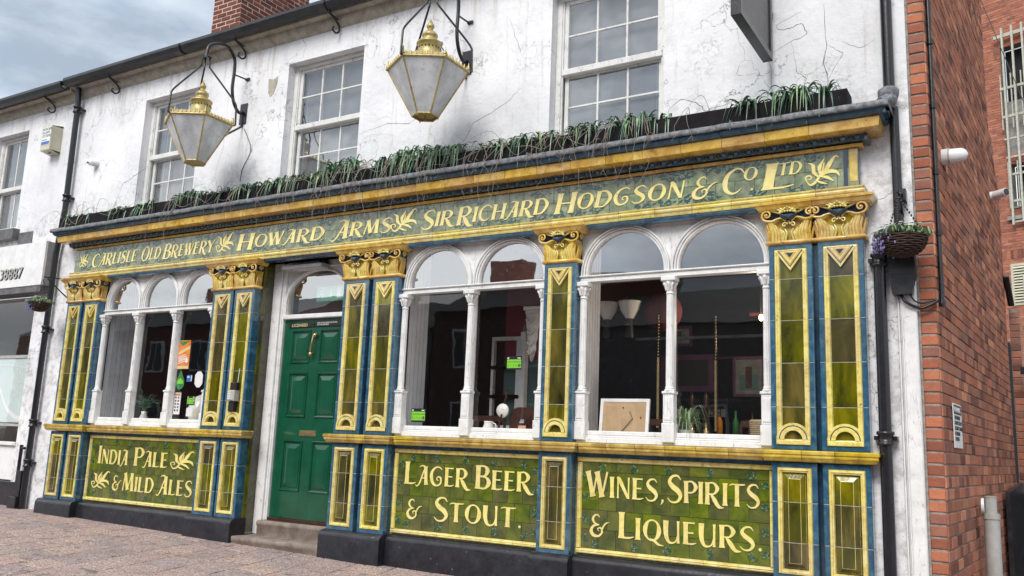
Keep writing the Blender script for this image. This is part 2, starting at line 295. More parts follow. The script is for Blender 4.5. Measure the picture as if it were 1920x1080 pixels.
class MB:
    def __init__(s): s.v = []; s.f = []; s.mi = []; s.mats = []; s.sm = []
    def mat(s, m):
        m = M[m] if isinstance(m, str) else m
        if m not in s.mats: s.mats.append(m)
        s.cur = s.mats.index(m); return s
    cur = 0
    def face(s, idx, smooth=False): s.f.append(tuple(idx)); s.mi.append(s.cur); s.sm.append(smooth)
    def poly(s, pts, smooth=False):
        n = len(s.v); s.v += [tuple(p) for p in pts]; s.face(range(n, n+len(pts)), smooth)
    def box(s, x0, x1, y0, y1, z0, z1, ch=0.):
        if x1 < x0: x0, x1 = x1, x0
        if y1 < y0: y0, y1 = y1, y0
        if z1 < z0: z0, z1 = z1, z0
        n = len(s.v)
        if ch <= 0:
            s.v += [(x0, y0, z0), (x1, y0, z0), (x1, y1, z0), (x0, y1, z0), (x0, y0, z1), (x1, y0, z1), (x1, y1, z1), (x0, y1, z1)]
            for q in ((0, 1, 5, 4), (1, 2, 6, 5), (2, 3, 7, 6), (3, 0, 4, 7), (4, 5, 6, 7), (3, 2, 1, 0)): s.face([n+i for i in q])
        else:   # chamfered front (towards -Y)
            s.v += [(x0, y1, z0), (x1, y1, z0), (x1, y1, z1), (x0, y1, z1), (x0, y0+ch, z0), (x1, y0+ch, z0), (x1, y0+ch, z1), (x0, y0+ch, z1),
                    (x0+ch, y0, z0+ch), (x1-ch, y0, z0+ch), (x1-ch, y0, z1-ch), (x0+ch, y0, z1-ch)]
            for a, b in ((0, 4), (4, 8)):
                for i in range(4):
                    j = (i+1) % 4; s.face((n+a+i, n+a+j, n+b+j, n+b+i))
            s.face((n+8, n+9, n+10, n+11)); s.face((n+3, n+2, n+1, n+0))
        return s
    def grid(s, rows, smooth=True, closed=False, flip=False):
        n = len(s.v); c = len(rows[0])
        for r in rows: s.v += [tuple(p) for p in r]
        for i in range(len(rows)-1):
            for j in range(c if closed else c-1):
                k = (j+1) % c; q = (n+i*c+j, n+i*c+k, n+(i+1)*c+k, n+(i+1)*c+j)
                s.face(q[::-1] if flip else q, smooth)
        return s
    def tube(s, pts, r, seg=8, caps=True, smooth=True):
        pts = [Vector(p) for p in pts]; rad = r if isinstance(r, (list, tuple)) else [r]*len(pts); rows = []
        ref = None
        for i, p in enumerate(pts):
            t = (pts[min(i+1, len(pts)-1)] - pts[max(i-1, 0)]).normalized()
            if ref is None: ref = Vector((0, 0, 1)) if abs(t.z) < .9 else Vector((1, 0, 0))
            u = (ref - t*ref.dot(t)).normalized(); w = t.cross(u); ref = u
            rows.append([p + (u*cos(2*pi*k/seg) + w*sin(2*pi*k/seg))*rad[i] for k in range(seg)])
        s.grid(rows, smooth, True)
        if caps:
            s.poly(rows[0][::-1]); s.poly(rows[-1])
        return s
    def lathe(s, prof, cx=0, cy=0, seg=16, ax='z', smooth=True, sy=1.):
        rows = []
        for r, z in prof:
            if ax == 'z': rows.append([(cx+r*cos(2*pi*k/seg), cy+sy*r*sin(2*pi*k/seg), z) for k in range(seg)])
            else: rows.append([(cx+r*cos(2*pi*k/seg), z, cy+sy*r*sin(2*pi*k/seg)) for k in range(seg)])
        return s.grid(rows, smooth, True)
    def ball(s, c, r, seg=10, rings=6, sc_=(1, 1, 1)):
        rows = []
        for i in range(rings+1):
            a = pi*i/rings; a = min(max(a, .02), pi-.02)
            rows.append([(c[0]+sc_[0]*r*sin(a)*cos(2*pi*k/seg), c[1]+sc_[1]*r*sin(a)*sin(2*pi*k/seg), c[2]+sc_[2]*r*cos(a)) for k in range(seg)])
        return s.grid(rows, True, True)
    def prism(s, prof, x0, x1, smooth=False, caps=True):   # profile of (y, z) along X
        s.grid([[(x0, y, z) for y, z in prof], [(x1, y, z) for y, z in prof]], smooth)
        if caps: s.poly([(x0, y, z) for y, z in prof]); s.poly([(x1, y, z) for y, z in prof][::-1])
        return s
    def xz(s, pts, y0, y1, back=False):   # outline in X-Z extruded from y0 (front) to y1
        n = len(pts); a = [(x, y0, z) for x, z in pts]; b = [(x, y1, z) for x, z in pts]
        s.poly(a); s.grid([a+[a[0]], b+[b[0]]], False)
        if back: s.poly(b[::-1])
        return s
    def mesh(s, name):
        me = bpy.data.meshes.new(name); me.from_pydata([tuple(v) for v in s.v], [], s.f)
        for m in s.mats: me.materials.append(m)
        me.polygons.foreach_set('material_index', s.mi); me.polygons.foreach_set('use_smooth', s.sm)
        me.validate(); me.update(); return me
    def build(s, name, parent=None, loc=(0, 0, 0), rot=(0, 0, 0), norm=False, **kw):
        me = s.mesh(name)
        if norm:
            bm = bmesh.new(); bm.from_mesh(me); bmesh.ops.recalc_face_normals(bm, faces=bm.faces); bm.to_mesh(me); bm.free()
        return inst(name, me, parent, loc, rot, **kw)
def mb(m): return MB().mat(m)
_bc = {}
def boxinst(name, dx, dy, dz, mat, parent, loc, ch=.0015, rot=(0, 0, 0)):
    """box whose front-bottom-left corner is at loc, mesh shared between equal sizes"""
    k = (round(dx, 3), round(dy, 3), round(dz, 3), mat, ch)
    if k not in _bc: _bc[k] = mb(mat).box(0, k[0], 0, k[1], 0, k[2], ch).mesh(name)
    return inst(name, _bc[k], parent, loc, rot)
def catmull(P, n=6):
    P = [Vector(p) for p in P]; Q = [P[0]*2-P[1]] + P + [P[-1]*2-P[-2]]; out = []
    for i in range(1, len(Q)-2):
        for k in range(n):
            t = k/n; a, b, c, d = Q[i-1:i+3]
            out.append(.5*((2*b)+(c-a)*t+(2*a-5*b+4*c-d)*t*t+(3*b-a-3*c+d)*t*t*t))
    out.append(P[-1]); return out
def lerp_list(W, n):
    out = []
    for i in range(len(W)-1):
        for k in range(n): out.append(W[i]+(W[i+1]-W[i])*k/n)
    return out+[W[-1]]
# ------------------------------------------------------------------ the lettering: each glyph a set of pen strokes
T, t_ = .198, .068
def stem(x0, y0, x1, y1, w=T): return ([(x0, y0), (x0+(x1-x0)*.1, y0+(y1-y0)*.1), ((x0+x1)/2, (y0+y1)/2), (x0+(x1-x0)*.9, y0+(y1-y0)*.9), (x1, y1)], [w*1.32, w*1.02, w*.93, w*1.02, w*1.32], 0)
def cv(P, W): return (P, W, 1)
def ring(cx, cy, rx, ry): return ('ring', cx, cy, rx, ry)
_P = [stem(.12, 0, .12, 1), cv([(.12, .96), (.42, .97), (.6, .74), (.45, .5), (.14, .47)], [t_, .08, T, .08, t_])]
GL = {
 'I': ([stem(.12, 0, .12, 1)], .26), 'H': ([stem(.12, 0, .12, 1), stem(.68, 0, .68, 1), stem(.12, .5, .68, .5, t_)], .82),
 'L': ([stem(.12, 0, .12, 1), cv([(.12, .035), (.4, .035), (.6, .09)], [t_, .075, .03])], .6),
 'E': ([stem(.12, 0, .12, 1), stem(.12, .965, .52, .965, t_), stem(.12, .52, .46, .52, t_), cv([(.12, .035), (.4, .035), (.58, .09)], [t_, .075, .03])], .6),
 'T': ([stem(.36, 0, .36, 1), cv([(0, .9), (.12, .965), (.36, .965), (.6, .965), (.74, .98)], [.03, .07, t_, .075, .05])], .72),
 'P': (_P, .64), 'R': (_P + [cv([(.3, .48), (.48, .2), (.68, -.07), (.92, -.1)], [.09, T, .15, .025])], .78),
 'B': ([stem(.12, 0, .12, 1), cv([(.12, .97), (.42, .96), (.54, .77), (.42, .56), (.14, .53)], [t_, .08, T, .08, t_]), cv([(.14, .53), (.48, .5), (.62, .27), (.46, .04), (.12, .03)], [t_, .08, T, .08, t_])], .7),
 'D': ([stem(.12, 0, .12, 1), cv([(.12, .97), (.48, .94), (.72, .55), (.5, .08), (.12, .03)], [t_, .1, T, .1, t_])], .84),
 'C': ([cv([(.74, .8), (.6, .96), (.4, .99), (.16, .8), (.09, .5), (.18, .18), (.42, .01), (.62, .05), (.76, .2)], [.03, .07, .08, .15, T, .15, .08, .06, .02])], .8),
 'G': ([cv([(.74, .86), (.56, .99), (.34, .96), (.14, .76), (.09, .45), (.22, .1), (.46, 0), (.68, .15), (.66, .42), (.5, .47), (.42, .35), (.53, .27)], [.03, .07, .09, .15, T, .14, .08, .1, .09, .06, .05, .05])], .84),
 'O': ([ring(.44, .5, .35, .5)], .88), 'Q': ([ring(.44, .5, .35, .5), cv([(.36, .1), (.56, .02), (.74, -.12), (.98, -.16)], [.05, .12, .1, .02])], .88),
 'S': ([cv([(.58, .84), (.44, .99), (.22, .95), (.11, .76), (.24, .58), (.46, .42), (.56, .22), (.42, .02), (.18, .0), (.02, .14)], [.03, .07, .1, .14, T, T, .14, .09, .06, .02])], .64),
 'W': ([stem(.04, 1, .28, 0, T), cv([(.28, 0), (.45, .98)], [t_, t_]), stem(.44, 1, .68, 0, T), cv([(.68, 0), (.9, 1)], [t_, .09])], .96),
 'M': ([cv([(.06, 0), (.18, 1)], [.09, t_]), stem(.17, 1, .44, .06, T), cv([(.44, .06), (.7, 1)], [t_, t_]), stem(.72, 1, .8, 0, T)], .94),
 'N': ([stem(.1, 0, .1, 1, .075), cv([(.06, 1), (.2, .84), (.64, .02)], [.1, T, .12]), stem(.66, 0, .66, 1, .075)], .78),
 'A': ([cv([(.5, .98), (.36, .6), (.2, .14), (.04, -.08), (-.1, -.02)], [.05, .075, .09, .07, .02]), stem(.52, 1, .58, 0, T), stem(.24, .36, .58, .36, t_), cv([(.5, .99), (.3, 1.03), (.14, .94)], [.07, .08, .02])], .74),
 'U': ([cv([(.13, 1), (.13, .4), (.24, .06), (.42, 0), (.58, .1), (.66, .34)], [T*1.2, T, .13, .08, t_, t_]), stem(.68, 0, .68, 1, .1)], .82),
 'Y': ([stem(.02, 1, .36, .48, T), cv([(.7, 1), (.38, .48)], [.08, t_]), stem(.36, 0, .36, .52)], .7),
 '&': ([cv([(.46, .88), (.34, .99), (.18, .92), (.12, .74), (.24, .57), (.44, .52)], [.03, .06, .1, .12, .08, .05]), cv([(.44, .53), (.16, .45), (.04, .22), (.16, .02), (.42, -.01), (.6, .18), (.52, .38), (.38, .33), (.42, .22)], [.05, .11, .16, .15, .1, .08, .07, .05, .03]), cv([(.56, .12), (.64, .42), (.8, .62), (.96, .66)], [.05, .08, .07, .02])], .98),
 ',': ([cv([(.1, .08), (.08, -.04), (0, -.16)], [.12, .09, .02])], .2), '.': ([('ring', .1, .07, .05, .07)], .24),
}
# acanthus spray used between words
LF = [cv([(.0, .1), (.12, -.02), (.28, .05), (.42, .25), (.55, .5), (.6, .8)], [.03, .07, .09, .09, .07, .03]), cv([(.0, .1), (-.04, .28), (.1, .34), (.16, .22), (.07, .18)], [.04, .06, .05, .04, .03]),
      cv([(.45, .3), (.62, .4), (.78, .7), (.98, .98), (1.1, .92)], [.05, .14, .16, .07, .02]), cv([(.5, .3), (.75, .42), (1.0, .38), (1.12, .2)], [.05, .15, .12, .02]), cv([(.42, .28), (.7, .2), (.92, .02)], [.04, .12, .02]),
      cv([(.4, .25), (.25, .45), (.22, .72), (.06, .84)], [.04, .13, .12, .02]), cv([(.46, .35), (.45, .62), (.62, .95)], [.05, .14, .02]), cv([(.3, .12), (.5, .02), (.7, -.06)], [.03, .08, .02])]
def glyph_mesh(strokes, size, shear, name, wscale=1., mat='letter', depth=.004):
    B = mb(mat); f = lambda x, z: ((x*wscale + z*shear)*size, z*size)
    for i, s in enumerate(strokes):
        y0 = -depth - .0005*i
        if s[0] == 'ring':
            _, cx, cz, rx, rz = s; n = 26; O, I = [], []
            for k in range(n):
                a = 2*pi*k/n; w = t_*.6 + (T-t_*.5)*abs(cos(a+.28))**1.4 if rx > .1 else rx
                O.append(f(cx+(rx+w*.35)*cos(a), cz+(rz+w*.05)*sin(a)))
                if rx > .1: I.append(f(cx+(rx-w*.65)*cos(a), cz+(rz-.075)*sin(a)))
            if not I: B.xz(O, y0, 0)
            else:
                O.append(O[0]); I.append(I[0])
                B.grid([[(x, y0, z) for x, z in O], [(x, y0, z) for x, z in I]], False, flip=True)
                B.grid([[(x, 0, z) for x, z in O], [(x, y0, z) for x, z in O]], False, flip=True); B.grid([[(x, y0, z) for x, z in I], [(x, 0, z) for x, z in I]], False, flip=True)
            continue
        P, W, smooth = s
        if smooth and len(P) > 2: C = catmull([(x, z, 0) for x, z in P], 5); W = lerp_list(W, 5)
        else: C = [Vector((x, z, 0)) for x, z in P]
        Lf, Rt = [], []
        for k, c in enumerate(C):
            d = (C[min(k+1, len(C)-1)] - C[max(k-1, 0)]).normalized(); nrm = Vector((-d.y, d.x, 0)); w = W[k]/2
            a = c + nrm*w; b = c - nrm*w; Lf.append(f(a.x, a.y)); Rt.append(f(b.x, b.y))
        B.grid([[(x, y0, z) for x, z in Lf], [(x, y0, z) for x, z in Rt]], False)
        B.grid([[(x, 0, z) for x, z in Lf], [(x, y0, z) for x, z in Lf]], False); B.grid([[(x, y0, z) for x, z in Rt], [(x, 0, z) for x, z in Rt]], False)
        for e_ in (0, -1): B.poly([(Lf[e_][0], y0, Lf[e_][1]), (Rt[e_][0], y0, Rt[e_][1]), (Rt[e_][0], 0, Rt[e_][1]), (Lf[e_][0], 0, Lf[e_][1])])
    return B.mesh(name)
_gc = {}
def word(txt, x0, x1, z, h, y, parent, shear=0., big=1.25):
    """first letter large, the rest small capitals; stretched to run from x0 to x1"""
    sizes = [h*(big if i == 0 else 1) for i in range(len(txt))]; gap = .07*h
    nat = sum(GL[c][1]*s for c, s in zip(txt, sizes)) + gap*(len(txt)-1); ws = (x1-x0)/nat
    x = x0
    for c, s in zip(txt, sizes):
        zz = z - (.12*h if s > h*1.01 and shear else 0)
        k = (c, round(s, 3), round(shear, 2), round(ws, 2))
        if k not in _gc: _gc[k] = glyph_mesh(GL[c][0], s, shear, 'letter', ws)
        inst('letter', _gc[k], parent, (x, y, zz), (0, RN.uniform(-.012, .012), 0))
        x += (GL[c][1]*s + gap)*ws
def text(body, size, mat, parent, loc, rot, name='lettering', align='LEFT', xs=1., ex=.0006):
    cu = bpy.data.curves.new('tmp', 'FONT'); cu.body = body; cu.size = size; cu.extrude = ex; cu.align_x = align; cu.resolution_u = 2; cu.space_line = .95
    o = bpy.data.objects.new('tmp', cu); sc.collection.objects.link(o)
    me = bpy.data.meshes.new_from_object(o, depsgraph=bpy.context.evaluated_depsgraph_get()); bpy.data.objects.remove(o)
    me.materials.clear(); me.materials.append(M[mat]); me.transform(Matrix.Diagonal((xs, 1, 1, 1)))
    return inst(name, me, parent, loc, rot)
FRONT = (pi/2, 0, 0)
# ------------------------------------------------------------------ the setting
def gz(x): return .03 - .0175*(x+5) if x < -5 else .03 - .006*(x+5)
g = mb('asphalt')
for a, b in ((-400, -30), (-30, -12), (-12, -5), (-5, 10), (10, 400)):
    za, zb = gz(max(a, -30))-.14, gz(min(b, 30))-.14
    g.poly([(a, -400, za), (b, -400, zb), (b, 400, zb), (a, 400, za)])
tag(g.build('street'), kind='structure')
pv = mb('joint'); xs_ = [-34, -20, -12, -5, 0, 6, 14]
for a, b in zip(xs_, xs_[1:]):
    pv.poly([(a, -5.2, gz(a)-.16), (b, -5.2, gz(b)-.16), (b, -5.2, gz(b)-.012), (a, -5.2, gz(a)-.012)])
    pv.poly([(a, -5.2, gz(a)-.012), (b, -5.2, gz(b)-.012), (b, .3 if b <= 0 else 30, gz(b)-.012), (a, .3 if b <= 0 else 30, gz(a)-.012)])
pavement = pv.build('pavement'); tag(pavement, kind='structure')
kerb = MB().mat('concrete')
for a, b in zip(xs_, xs_[1:]): kerb.poly([(a, -5.35, gz(a)), (b, -5.35, gz(b)), (b, -5.2, gz(b)), (a, -5.2, gz(a))]).poly if False else kerb.box(a, b, -5.36, -5.21, gz(b)-.2, gz((a+b)/2)+.004) 
tag(kerb.build('kerb'), kind='structure')
# paving flags: rows run out from the wall; the nearest 290 singly, the rest joined
U = Vector((cos(radians(-11)), sin(radians(-11)))); V = Vector((cos(radians(108)), sin(radians(108))))
slabs = []
for i in range(-60, 40):
    for j in range(-60, 40):
        o = Vector((-6.29, -1.137)) + U*(.44*i) + V*(.31*(j + (.5 if i % 2 else 0)))
        c = o + U*.22 + V*.155
        if -14.5 < c.x < 8 and -5.2 < c.y < .25: slabs.append((o, c))
def seen(c):
    d = Vector((c.x, c.y+6.5, gz(c.x)-1.15)); a = d.dot(fwd)
    if a < .3: return 0
    u, v = d.dot(r2)/a, d.dot(u2)/a
    return 1/a if abs(u) < .64 and abs(v) < .38 else 0
def slab_pts(o, jx=.0):
    g_ = .004; a = o + U*g_ + V*g_; b = o + U*(.44-g_) + V*g_; c = o + U*(.44-g_) + V*(.31-g_); d = o + U*g_ + V*(.31-g_); return [a, b, c, d]
slabs.sort(key=lambda s: -seen(s[1])); rest = mb('paving')
def slab(B, o, org, tilt):
    P = slab_pts(o); zt = [gz(p.x)+tilt+RN.uniform(-.0025, .0025) for p in P]; q = [(p.x-org[0], p.y-org[1], z-org[2]) for p, z in zip(P, zt)]
    cc = sum((Vector(x) for x in q), Vector())/4; top = [tuple(cc+(Vector(x)-cc)*.97) for x in q]; low = [(x[0], x[1], x[2]-.006) for x in q]; bot = [(x[0], x[1], x[2]-.05) for x in q]
    B.poly(top)
    for i in range(4):
        k = (i+1) % 4; B.poly([top[i], low[i], low[k], top[k]][::-1]); B.poly([low[i], bot[i], bot[k], low[k]][::-1])
n_ = 0
for o, c in slabs:
    if seen(c) > 0 and n_ < 290:
        org = (c.x, c.y, gz(c.x)); B = mb('paving'); slab(B, o, org, 0); B.build('paving_stone', pavement, org); n_ += 1
    else: slab(rest, o, (0, 0, 0), 0)
tag(rest.build('paving_stones', pavement), kind='stuff')
# ------------------------------------------------------------------ public house: walls
WY = .10
pub = root('public_house', (-5.8, .1, 0), 'white rendered public house with a green and gold tiled ground floor front', 'building')
SW = [(-9.575, -8.50, 3.87, 5.32), (-7.06, -5.955, 3.87, 5.31), (-3.672, -2.566, 3.87, 5.33)]   # sash window openings
def holed_wall(x0, x1, z0, z1, holes, y, mat, name, parent):
    xs = sorted({x0, x1, *[h[0] for h in holes], *[h[1] for h in holes]}); zs = sorted({z0, z1, *[h[2] for h in holes], *[h[3] for h in holes]})
    B = mb(mat)
    for a, b in zip(xs, xs[1:]):
        for c, d in zip(zs, zs[1:]):
            m = ((a+b)/2, (c+d)/2)
            if any(h[0] < m[0] < h[1] and h[2] < m[1] < h[3] for h in holes): continue
            B.poly([(a, y, c), (b, y, c), (b, y, d), (a, y, d)])
    for h in holes:   # reveals
        for P in ([(h[0], y, h[2]), (h[0], y+.14, h[2]), (h[0], y+.14, h[3]), (h[0], y, h[3])], [(h[1], y, h[2]), (h[1], y, h[3]), (h[1], y+.14, h[3]), (h[1], y+.14, h[2])],
                  [(h[0], y, h[3]), (h[0], y+.14, h[3]), (h[1], y+.14, h[3]), (h[1], y, h[3])], [(h[0], y, h[2]), (h[1], y, h[2]), (h[1], y+.14, h[2]), (h[0], y+.14, h[2])]): B.poly(P)
    return B.build(name, parent)
XL, XW, XC = -11.06, -.68, -.553      # left limit, end of white render, brick corner
wall = holed_wall(XL, XW, 3.55, 5.66, SW, WY, 'render', 'upper_wall', pub)
B = mb('render'); B.poly([(XL, WY, 0), (-10.5, WY, 0), (-10.5, WY, 3.55), (XL, WY, 3.55)]); B.build('lower_wall', pub)
B = mb('render'); B.poly([(-1.06, WY, -.1), (XW, WY, -.1), (XW, WY, 3.55), (-1.06, WY, 3.55)]); B.build('lower_wall', pub)
# a raised painted strip beside the right hand downpipe, with a thin conduit on it
B = mb('white'); B.box(-.79, -.682, .072, .0995, -.1, 2.62, .008); B.build('painted_strip', pub)
B = mb('white'); B.tube([(-.80, .075, 0), (-.80, .075, 2.25), (-.83, .08, 2.36), (-.83, .08, 2.5)], .007, 6); B.tube([(-.775, .062, 0), (-.775, .062, 2.15)], .006, 6); B.build('conduit', pub)
# cracks in the render
def crack(pts, w, name='crack', y=WY-.0006):
    P = []
    for a, b in zip(pts, pts[1:]):
        for k in range(5):
            q = k/5; P.append((a[0]+(b[0]-a[0])*q+RN.uniform(-.008, .008), a[1]+(b[1]-a[1])*q+RN.uniform(-.008, .008)))
    P.append(pts[-1]); B = mb('crack'); ws = [w*(.35+.65*RN.random())*(1 - .7*abs(2*i/len(P)-1)) for i in range(len(P))]
    A = []; C = []
    for i, p in enumerate(P):
        d = Vector((P[min(i+1, len(P)-1)][0]-P[max(i-1, 0)][0], P[min(i+1, len(P)-1)][1]-P[max(i-1, 0)][1], 0)).normalized()
        A.append((p[0]-d.y*ws[i], y, p[1]+d.x*ws[i])); C.append((p[0]+d.y*ws[i], y, p[1]-d.x*ws[i]))
    B.grid([A, C], False); B.build(name, pub)
for pts, w in (([(-4.80, 3.99), (-4.62, 4.01), (-4.55, 4.1), (-4.5, 4.2), (-4.3, 4.26), (-4.1, 4.36), (-3.98, 4.45)], .004), ([(-2.5, 3.85), (-2.53, 3.98), (-2.42, 4.06), (-2.30, 4.02), (-2.2, 3.92), (-2.0, 3.96), (-1.9, 3.85)], .004),
               ([(-1.25, 4.63), (-1.24, 4.3), (-1.26, 4.15), (-1.24, 4.0), (-1.24, 3.86)], .005), ([(-1.42, 4.62), (-1.62, 4.55), (-1.60, 4.5), (-1.5, 4.5), (-1.42, 4.52), (-1.38, 4.42), (-1.5, 4.38), (-1.7, 4.3)], .004),
               ([(-1.24, 4.3), (-1.17, 4.25), (-1.12, 4.2), (-1.2, 4.08), (-1.24, 4.0)], .003), ([(-1.5, 4.36), (-1.47, 4.12), (-1.4, 4.05), (-1.42, 3.82)], .003), ([(-1.72, 4.1), (-1.66, 4.0), (-1.6, 3.92)], .003),
               ([(-9.93, 4.05), (-9.85, 4.25), (-9.6, 4.33), (-9.4, 4.42)], .005), ([(-6.85, 5.33), (-6.83, 5.5), (-6.9, 5.6), (-6.75, 5.65)], .004), ([(-8.1, 4.9), (-8.02, 4.5), (-8.12, 4.2), (-8.05, 3.9)], .003),
               ([(-5.95, 4.3), (-5.6, 4.36), (-5.3, 4.31), (-5.1, 4.38)], .004), ([(-4.15, 5.2), (-4.05, 4.95), (-4.0, 4.8)], .003), ([(-10.3, 5.2), (-10.25, 5.4), (-10.3, 5.55)], .003), ([(-12.3, 5.45), (-11.9, 5.52), (-11.6, 5.5)], .004),
               ([(-1.12, 4.3), (-1.0, 4.22), (-.9, 4.26)], .003), ([(-.95, 3.1), (-.9, 3.02), (-.82, 3.05), (-.76, 3.2)], .003), ([(-10.9, 4.6), (-10.6, 4.66), (-10.3, 4.62)], .003)): crack(pts, w)
# patch of bare plaster with a shield-shaped mark
B = mb('soffit'); B.xz([(-7.36, 5.02), (-7.32, 4.96), (-7.27, 5.0), (-7.23, 5.1), (-7.22, 5.2), (-7.29, 5.17), (-7.37, 5.19)], WY-.004, WY); B.build('plaster_patch', pub)
text('R', .16, 'stblue', pub, (-4.99, WY-.002, 5.02), FRONT, 'letter', xs=1)
# eaves, gutter, roof
B = mb('soffit'); B.prism([(WY, 5.58), (.06, 5.62), (.03, 5.70), (-.02, 5.72), (-.02, 5.78), (WY+.1, 5.80)], XL-.02, XC, False); B.build('eaves_course', pub)
gp = [( -.04, 5.80), (-.045, 5.76), (-.06, 5.715), (-.10, 5.70), (-.145, 5.72), (-.165, 5.77), (-.165, 5.805), (-.15, 5.805), (-.15, 5.77), (-.135, 5.735), (-.10, 5.718), (-.07, 5.73), (-.055, 5.765), (-.055, 5.80)]
for i, (a, b) in enumerate(((XL, -8.75), (-8.745, -6.4), (-6.395, -4.1), (-4.095, -1.8), (-1.795, -.5))):
    B = mb('gutter'); B.prism(gp, a, b, False)
    if i: B.prism([(y-.012 if y < -.1 else y+.004, z-.012) for y, z in gp[1:7]], a-.05, a+.06)
    B.build('gutter', pub)
def scroll(x, y, z, s=1.):
    B = mb('black'); C = [(x, y-.03, z), (x, y-.035, z-.05), (x, y+.06, z-.09), (x, y+.13, z-.14), (x, y+.135, z-.2), (x, y+.09, z-.235), (x, y+.04, z-.22), (x, y+.035, z-.19), (x, y+.055, z-.18)]
    B.tube([tuple(c) for c in catmull(C, 4)], .011, 6); B.tube([(x, y-.02, z-.045), (x, y+.15, z-.085)], .008, 5); return B
for x in (-10.15, -7.78, -6.32, -4.0, -1.9): scroll(x, -.06, 5.73).build('gutter_bracket', pub)
B = mb('slate'); B.poly([(XL, -.03, 5.82), (XC, -.03, 5.82), (XC, 3.9, 7.75), (XL, 3.9, 7.75)]); B.poly([(XL, 3.9, 7.75), (XC, 3.9, 7.75), (XC, 3.9, 4), (XL, 3.9, 4)]); B.build('roof', pub)
# gable brick corner: a strip of brick faces on the front and the long side wall
A4 = radians(4); sd_ = Vector((sin(A4), cos(A4), 0)); sn = Vector((cos(A4), -sin(A4), 0)); CY = .115
def sp(s, z, o=0.): return (XC + sd_.x*s + sn.x*o, CY + sd_.y*s + sn.y*o, z)
side = MB().mat('mortar')
S1, S2, Z1 = 3.8, 4.45, 4.75
side.poly([sp(0, -.3, -.008), sp(S2, -.3, -.008), sp(S2, 4.3, -.008), sp(S1, 4.85, -.008), sp(S1, 7.65, -.008), sp(0, 5.85, -.008)])
side.poly([(XW-.005, CY+.008, -.3), (XC-.008, CY+.008, -.3), (XC-.008, CY+.008, 5.72), (XW-.005, CY+.008, 5.72)]); side.poly([sp(S2, -.3, -.008), (XC-1.5, sp(S2, 0)[1], -.3), (XC-1.5, sp(S2, 0)[1], 4.3), sp(S2, 4.3, -.008)])
side = side.build('side_wall', pub)
B = mb('mortar'); B.box(XW+.0005, XW+.016, CY-.008, CY+.02, -.2, 5.7); B.build('mortar_fillet', pub)
BH = .080; far = mb('brickstuff'); rnds = []
def brick_mesh(w, h, d=.02, mat='brickside'):
    k = ('b', round(w, 3), round(h, 3), mat); j = .0045 if mat == 'brickside' else .0075
    if k not in _bc: _bc[k] = mb(mat).box(j, w-j, 0, d, j, h-j, .004).mesh('brick')
    return _bc[k]
nside = 0
for c in range(-3, 95):
    z = .02 + c*BH
    # front face of the corner
    w = .118 if c % 2 else .122
    if z < 5.62: inst('brick', brick_mesh(w, BH, mat='brick'), side, (XC-w, CY-.001+RN.uniform(-.002, .003), z))
    s = .0; flem = c % 6 == 0; i = 0
    while s < S2:
        bw = .1125 if flem else .225
        if s == 0: bw = .225 if c % 2 == 0 and not flem else .1125
        if s+bw > S2: bw = S2-s
        if bw < .03: break
        top = 4.75 if s > S1-.05 else 5.72+s*.47
        if s < S1 < s+bw and z > 4.7: bw = S1-s
        if z < top and not (s+bw > S1 and z > 4.72 - (s-S1)*.9):
            o = RN.uniform(-.0015, .003)
            if s < .95 and .2 < z < 5.0 and nside < 200 or (s < 1.4 and z > .4 and z < 2 and nside < 235):
                inst('brick', brick_mesh(bw, BH), side, sp(s, z, o), (0, 0, pi/2-A4)); nside += 1
            else:
                n0 = len(far.v); a = [sp(s+.0045, z+.0045, o), sp(s+bw-.0045, z+.0045, o), sp(s+bw-.0045, z+BH-.0045, o), sp(s+.0045, z+BH-.0045, o)]; b = [sp(s+.002, z+.002, -.01), sp(s+bw-.002, z+.002, -.01), sp(s+bw-.002, z+BH-.002, -.01), sp(s+.002, z+BH-.002, -.01)]
                far.poly(a); far.grid([b+[b[0]], a+[a[0]]], False); rnds += [RN.random()]*5
        s += bw; i += 1
fo = far.mesh('bricks'); at = fo.attributes.new('rnd', 'FLOAT', 'FACE'); at.data.foreach_set('value', rnds)
tag(inst('bricks', fo, side), kind='stuff')
# verge boards of the gable
B = mb('black'); B.tube([sp(S2-.1, 3.22, .03), sp(S2+.08, 2.92, .05)], .035, 6); B.build('rear_bracket', pub)
# chimney
chx0, chx1, chy0, chy1 = -10.59, -9.97, 1.75, 3.14
B = mb('mortar2'); B.box(chx0+.006, chx1-.006, chy0+.006, chy1-.006, 6.4, 8.55); chim = B.build('chimney', pub)
for c in range(0, 28):
    z = 6.45+c*.075; off = .1 if c % 2 else 0; s = -off
    for s0 in (0-off, .206-off, .412-off, .618-off):
        a, b = max(0, s0), min(.62, s0+.206)
        if b-a > .03: inst('brick', brick_mesh(b-a, .075, mat='brickdark'), chim, (chx0+a, chy0+RN.uniform(-.004, .004), z))
    s0 = -off
    while s0 < 1.39:
        a, b = max(0, s0), min(1.39, s0+.232)
        if b-a > .03: inst('brick', brick_mesh(b-a, .075, mat='brickdark'), chim, (chx1+RN.uniform(-.004, .004), chy0+a, z), (0, 0, pi/2))
        s0 += .232
